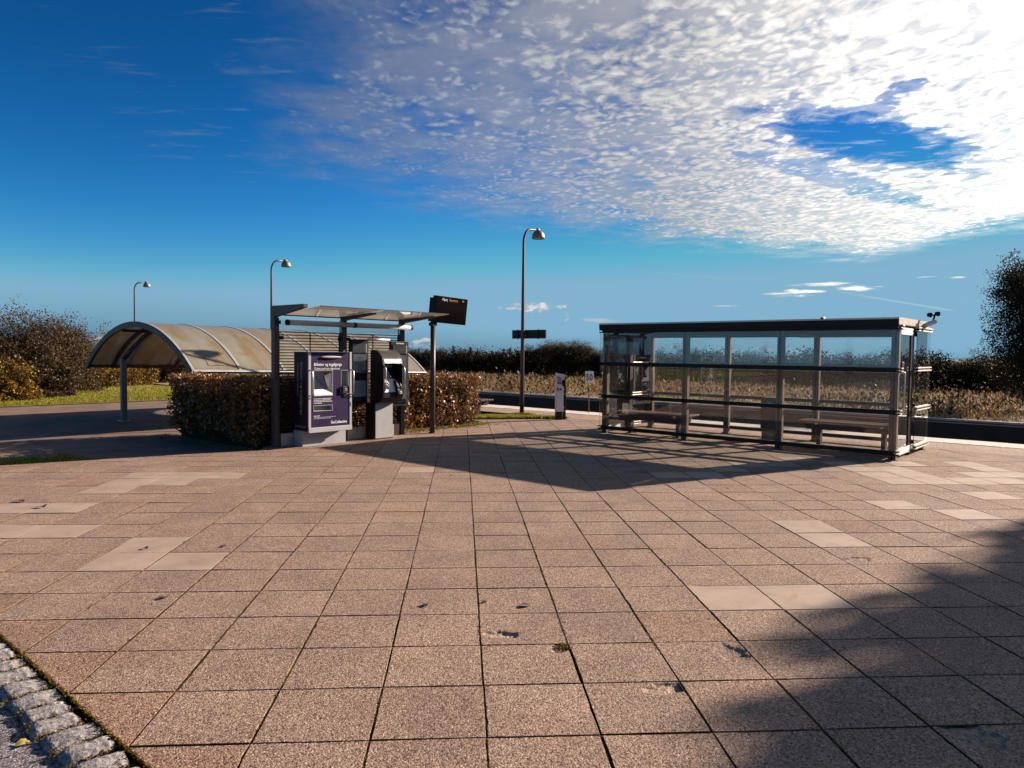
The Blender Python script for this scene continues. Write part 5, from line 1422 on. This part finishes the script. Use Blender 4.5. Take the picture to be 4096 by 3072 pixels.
def far_tree(kind, px, py, label, s=54.0, wide=1.0, base=None):
    """a tree standing on the field's far side: px is the photo column, py the height its top reaches"""
    d_ = bearing(px); Y = s * q2 / (d_.x + d_.y); x, y = d_.x * Y, d_.y * Y
    zb = field_z(s) - 0.15
    # photo height of the crown top -> metres
    depth = x * math.sin(YAW) + y * math.cos(YAW)
    hor = 1409.9 + 0.0106 * (px - 2048)
    zt = CAM_H + (hor - py) / FPX * depth
    name, src = protos[kind]
    if kind in used: o = copy_tree(src)
    else: o = src; used.add(kind)
    k = (zt - zb) / 5.0
    o.location = (x, y, zb); o.scale = (k * wide, k * wide, k); o.rotation_euler = (0, 0, (px * 0.37) % 6.28)
    tag(o, label, 'tree', 'trees along the far side of the field')
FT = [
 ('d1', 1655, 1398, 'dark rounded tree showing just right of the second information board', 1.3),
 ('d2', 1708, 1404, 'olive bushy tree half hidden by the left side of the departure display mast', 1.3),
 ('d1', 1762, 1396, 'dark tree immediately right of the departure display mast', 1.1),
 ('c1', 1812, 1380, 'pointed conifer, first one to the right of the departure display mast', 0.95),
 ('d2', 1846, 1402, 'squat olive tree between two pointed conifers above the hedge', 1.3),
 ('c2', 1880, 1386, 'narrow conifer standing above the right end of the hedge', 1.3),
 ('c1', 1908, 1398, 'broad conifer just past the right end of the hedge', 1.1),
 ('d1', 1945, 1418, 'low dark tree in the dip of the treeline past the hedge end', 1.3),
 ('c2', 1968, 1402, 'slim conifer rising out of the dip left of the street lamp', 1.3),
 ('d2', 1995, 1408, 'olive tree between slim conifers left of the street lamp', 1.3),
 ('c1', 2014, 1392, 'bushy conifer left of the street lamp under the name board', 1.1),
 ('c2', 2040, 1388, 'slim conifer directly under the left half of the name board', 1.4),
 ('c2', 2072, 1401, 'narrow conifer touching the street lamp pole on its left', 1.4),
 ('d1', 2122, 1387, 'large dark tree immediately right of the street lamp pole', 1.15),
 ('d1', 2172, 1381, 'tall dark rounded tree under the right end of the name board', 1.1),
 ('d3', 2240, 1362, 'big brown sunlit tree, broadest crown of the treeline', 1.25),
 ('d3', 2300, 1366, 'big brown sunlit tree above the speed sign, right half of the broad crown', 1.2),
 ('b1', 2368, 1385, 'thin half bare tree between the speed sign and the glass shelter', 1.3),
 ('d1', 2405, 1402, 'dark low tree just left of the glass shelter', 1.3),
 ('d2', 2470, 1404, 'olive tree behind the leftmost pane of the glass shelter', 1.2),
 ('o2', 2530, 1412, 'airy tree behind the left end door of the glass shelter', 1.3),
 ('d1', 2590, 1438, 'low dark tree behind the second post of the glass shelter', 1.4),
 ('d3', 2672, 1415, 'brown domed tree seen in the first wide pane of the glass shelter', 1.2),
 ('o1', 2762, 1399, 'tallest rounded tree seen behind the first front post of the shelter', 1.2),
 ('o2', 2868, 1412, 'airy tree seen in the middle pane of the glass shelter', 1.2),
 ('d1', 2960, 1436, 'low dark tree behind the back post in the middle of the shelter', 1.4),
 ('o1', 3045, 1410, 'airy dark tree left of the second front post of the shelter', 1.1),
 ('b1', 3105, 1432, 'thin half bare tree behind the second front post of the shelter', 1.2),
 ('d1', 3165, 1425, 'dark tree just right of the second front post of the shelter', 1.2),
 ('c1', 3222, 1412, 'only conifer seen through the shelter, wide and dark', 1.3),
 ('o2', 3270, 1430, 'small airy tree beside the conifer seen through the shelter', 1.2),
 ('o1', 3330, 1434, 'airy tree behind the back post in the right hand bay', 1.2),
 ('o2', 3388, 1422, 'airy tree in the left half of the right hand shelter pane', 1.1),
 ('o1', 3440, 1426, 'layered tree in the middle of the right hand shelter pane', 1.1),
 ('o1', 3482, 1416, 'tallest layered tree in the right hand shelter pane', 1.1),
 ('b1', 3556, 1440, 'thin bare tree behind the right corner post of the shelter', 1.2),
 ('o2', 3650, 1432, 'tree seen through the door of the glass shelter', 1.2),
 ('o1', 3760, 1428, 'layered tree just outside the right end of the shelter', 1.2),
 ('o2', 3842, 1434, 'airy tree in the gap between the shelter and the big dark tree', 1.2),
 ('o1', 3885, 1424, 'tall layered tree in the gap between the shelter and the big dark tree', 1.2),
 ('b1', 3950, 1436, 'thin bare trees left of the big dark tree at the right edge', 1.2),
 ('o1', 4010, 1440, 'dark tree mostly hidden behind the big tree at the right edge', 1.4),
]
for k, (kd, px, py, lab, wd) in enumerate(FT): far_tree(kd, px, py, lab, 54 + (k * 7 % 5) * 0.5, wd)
# second rank, reads as one dark mass
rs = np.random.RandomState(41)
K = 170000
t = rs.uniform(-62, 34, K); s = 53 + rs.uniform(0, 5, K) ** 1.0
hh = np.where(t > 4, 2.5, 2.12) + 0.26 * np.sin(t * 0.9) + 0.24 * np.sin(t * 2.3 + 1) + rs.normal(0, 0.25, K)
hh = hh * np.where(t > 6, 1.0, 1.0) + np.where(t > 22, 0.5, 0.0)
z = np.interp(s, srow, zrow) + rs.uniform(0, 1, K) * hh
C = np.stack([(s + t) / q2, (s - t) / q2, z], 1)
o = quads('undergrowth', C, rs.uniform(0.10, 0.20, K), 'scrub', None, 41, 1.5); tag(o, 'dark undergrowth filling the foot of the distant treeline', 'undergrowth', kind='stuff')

# big tree at the right edge, beyond the wall
def big_tree(loc, h, seed, label, m='tree_dark', nleaf=26000, leaf=0.12, fill=0.35, cloud=0.22, lean=0.0, name='large_tree', kn=(12, 8, 5, 4)):
    rt = deciduous(name, seed, h, m, leaf, nleaf, levels=4, first=0.12, cloud=cloud, fill=fill, kn=kn, r0=0.22, shrink=0.58)
    rt.location = loc; tag(rt, label, 'tree')
    return rt
q = bearing(4175) * 30.0
bt_ = big_tree((q.x, q.y, -0.1), 5.0, 201, 'large dark tree cut by the right edge, crown rising above everything', nleaf=80000, leaf=0.060, fill=0.45, cloud=0.13)
# tree outside the frame whose shadow lies on the slabs
rt = bpy.data.objects.new('shade_tree', None); link(rt); rt.location = (25.9, 10.6, 0)
tag(rt, 'broad tree beyond the right edge that shades the lower right slabs', 'tree')
limbs, tips = growth(301, 6.2, 1.1, 3, (10, 6, 4, 3), r0=0.25, first=0.3)
limb_mesh('trunk', limbs, 'bark', rt, 0, 0); limb_mesh('branches', limbs, 'bark', rt, 1, 2, 0.01)
rs = np.random.RandomState(77); K = 70000
g = rs.normal(size=(K, 3)); g /= np.linalg.norm(g, axis=1)[:, None]
rad = rs.uniform(0.6, 1.0, K) ** 0.4
lump = 1 + 0.06 * np.sin(g[:, 0] * 7 + g[:, 2] * 5) + 0.06 * np.sin(g[:, 1] * 13 + g[:, 2] * 9) + 0.05 * np.sin(g[:, 0] * 23 + g[:, 1] * 19)
kp = (rad < 0.90) | (np.sin(g[:, 0] * 31 + g[:, 1] * 17) * np.sin(g[:, 2] * 37 + g[:, 1] * 11) + 0.4 * np.sin(g[:, 2] * 71) > -0.25)
g, rad, lump = g[kp], rad[kp] * 1.03, lump[kp]; K = len(g)
U = g[:, 0] * 4.0 * rad * lump; V = g[:, 1] * 4.9 * rad * lump; Z = 6.1 + g[:, 2] * 4.1 * rad * lump
C = np.stack([SUN_DX * U - SUN_DY * V, SUN_DY * U + SUN_DX * V, Z], 1)
quads('crown', C, rs.uniform(0.22, 0.42, K), 'tree_dark', rt, 77, 1.4)

# ------------------------------------------------------------------ shrubs at the left
def shrub(px, dist, h, m, seed, label, twigs=True, nleaf=5000, leaf=0.06, w=1.0, cloud=0.13, zb=-0.08, fill=0.0, rmin=0.007, kn=(12, 7, 5, 3)):
    d_ = bearing(px)
    rt = empty('shrub', (d_.x * dist, d_.y * dist, zb), seed * 0.7, label, 'shrub', 'shrubs behind the lawn')
    rs = np.random.RandomState(seed)
    allt = []
    nst = 6
    bb = MB()
    for i in range(nst):
        a = 2 * PI * i / nst + rs.rand(); rb = 0.35 * h * w * rs.uniform(0.2, 1)
        limbs, tips = growth(seed * 10 + i, h * rs.uniform(0.62, 0.85), 0.75, 3, (6, 4, 3, 2), base=(rb * math.cos(a), rb * math.sin(a), 0), r0=0.03, lean=rs.normal(0, .35), first=0.1, up=1.2, wob=0.16)
        for pts, rr, lv in limbs: bb.tube(pts, [max(x, rmin * (0.75 if lv > 1 else 1)) for x in rr], 3, cap=False)
        allt += [tuple(t_) for t_ in tips]
    bb.build('stems', 'twig', rt, recalc=False)
    tp = np.array(allt); idx = rs.randint(0, len(tp), nleaf)
    C = tp[idx] * np.array([1, 1, 0.92]) + rs.normal(0, cloud, (nleaf, 3))
    if fill:
        K = int(nleaf * fill); g = rs.normal(size=(K, 3)); g /= np.linalg.norm(g, axis=1)[:, None]; g[:, 2] = np.abs(g[:, 2])
        rr = rs.uniform(0.5, 1, K)[:, None] ** 0.5 * (1 + 0.15 * np.sin(g[:, :1] * 9 + g[:, 2:] * 7 + seed))
        C = np.concatenate([C, g * rr * np.array([0.62 * h * w, 0.62 * h * w, 0.80 * h])])
    C[:, 2] = np.maximum(C[:, 2], 0.02)
    quads('leaves', C, rs.uniform(0.6, 1.3, len(C)) * leaf, m, rt, seed, 1.4)
    return rt
shrub(-90, 31, 2.75, 'bush_brown', 61, 'tallest brown shrub of bare twigs cut by the left edge', nleaf=14000, fill=0.9)
shrub(90, 31.5, 2.4, 'bush_brown', 62, 'tall twiggy brown shrub near the left edge', nleaf=14000, fill=0.9)
shrub(235, 33, 2.5, 'bush_brown', 63, 'tall twiggy shrub with bare tips left of the bicycle shelter', nleaf=11000, fill=0.7)
shrub(335, 35, 2.1, 'bush_brown', 64, 'thin bare shrub next to the left foot of the bicycle shelter arch', nleaf=2200, fill=0.0)
shrub(20, 28.5, 1.15, 'bush_gold', 65, 'low golden leaved bush in front of the twiggy shrubs at the left edge', nleaf=7000, fill=1.0, w=1.3, leaf=0.085)
shrub(170, 30, 1.2, 'bush_brown', 66, 'low dark bush between two golden bushes at the lawn edge', nleaf=6500, fill=1.0, w=1.3, leaf=0.075)
shrub(290, 34.5, 1.3, 'bush_brown', 67, 'low brown bush at the lawn edge left of the arch', nleaf=6500, fill=1.0, w=1.3, leaf=0.075)
shrub(385, 38, 1.75, 'bush_gold', 68, 'bright golden bush under the left foot of the arch', nleaf=7000, fill=1.0, w=1.4, leaf=0.085)
shrub(460, 39, 1.5, 'bush_gold', 69, 'golden bush seen under the roof just left of the front column', nleaf=6500, fill=1.0, w=1.5, leaf=0.085)
shrub(530, 40, 1.6, 'bush_gold', 70, 'golden bush seen under the roof right of the front column', nleaf=6500, fill=1.0, w=1.4, leaf=0.085)
shrub(600, 41, 1.5, 'bush_brown', 71, 'brown bush seen under the arched roof beside the dark hedge', nleaf=6500, fill=1.0, w=1.6, leaf=0.085)
shrub(690, 41, 1.5, 'bush_brown', 72, 'brown bush mostly hidden behind the dark hedge', nleaf=5000, fill=1.0, w=1.6, leaf=0.085)
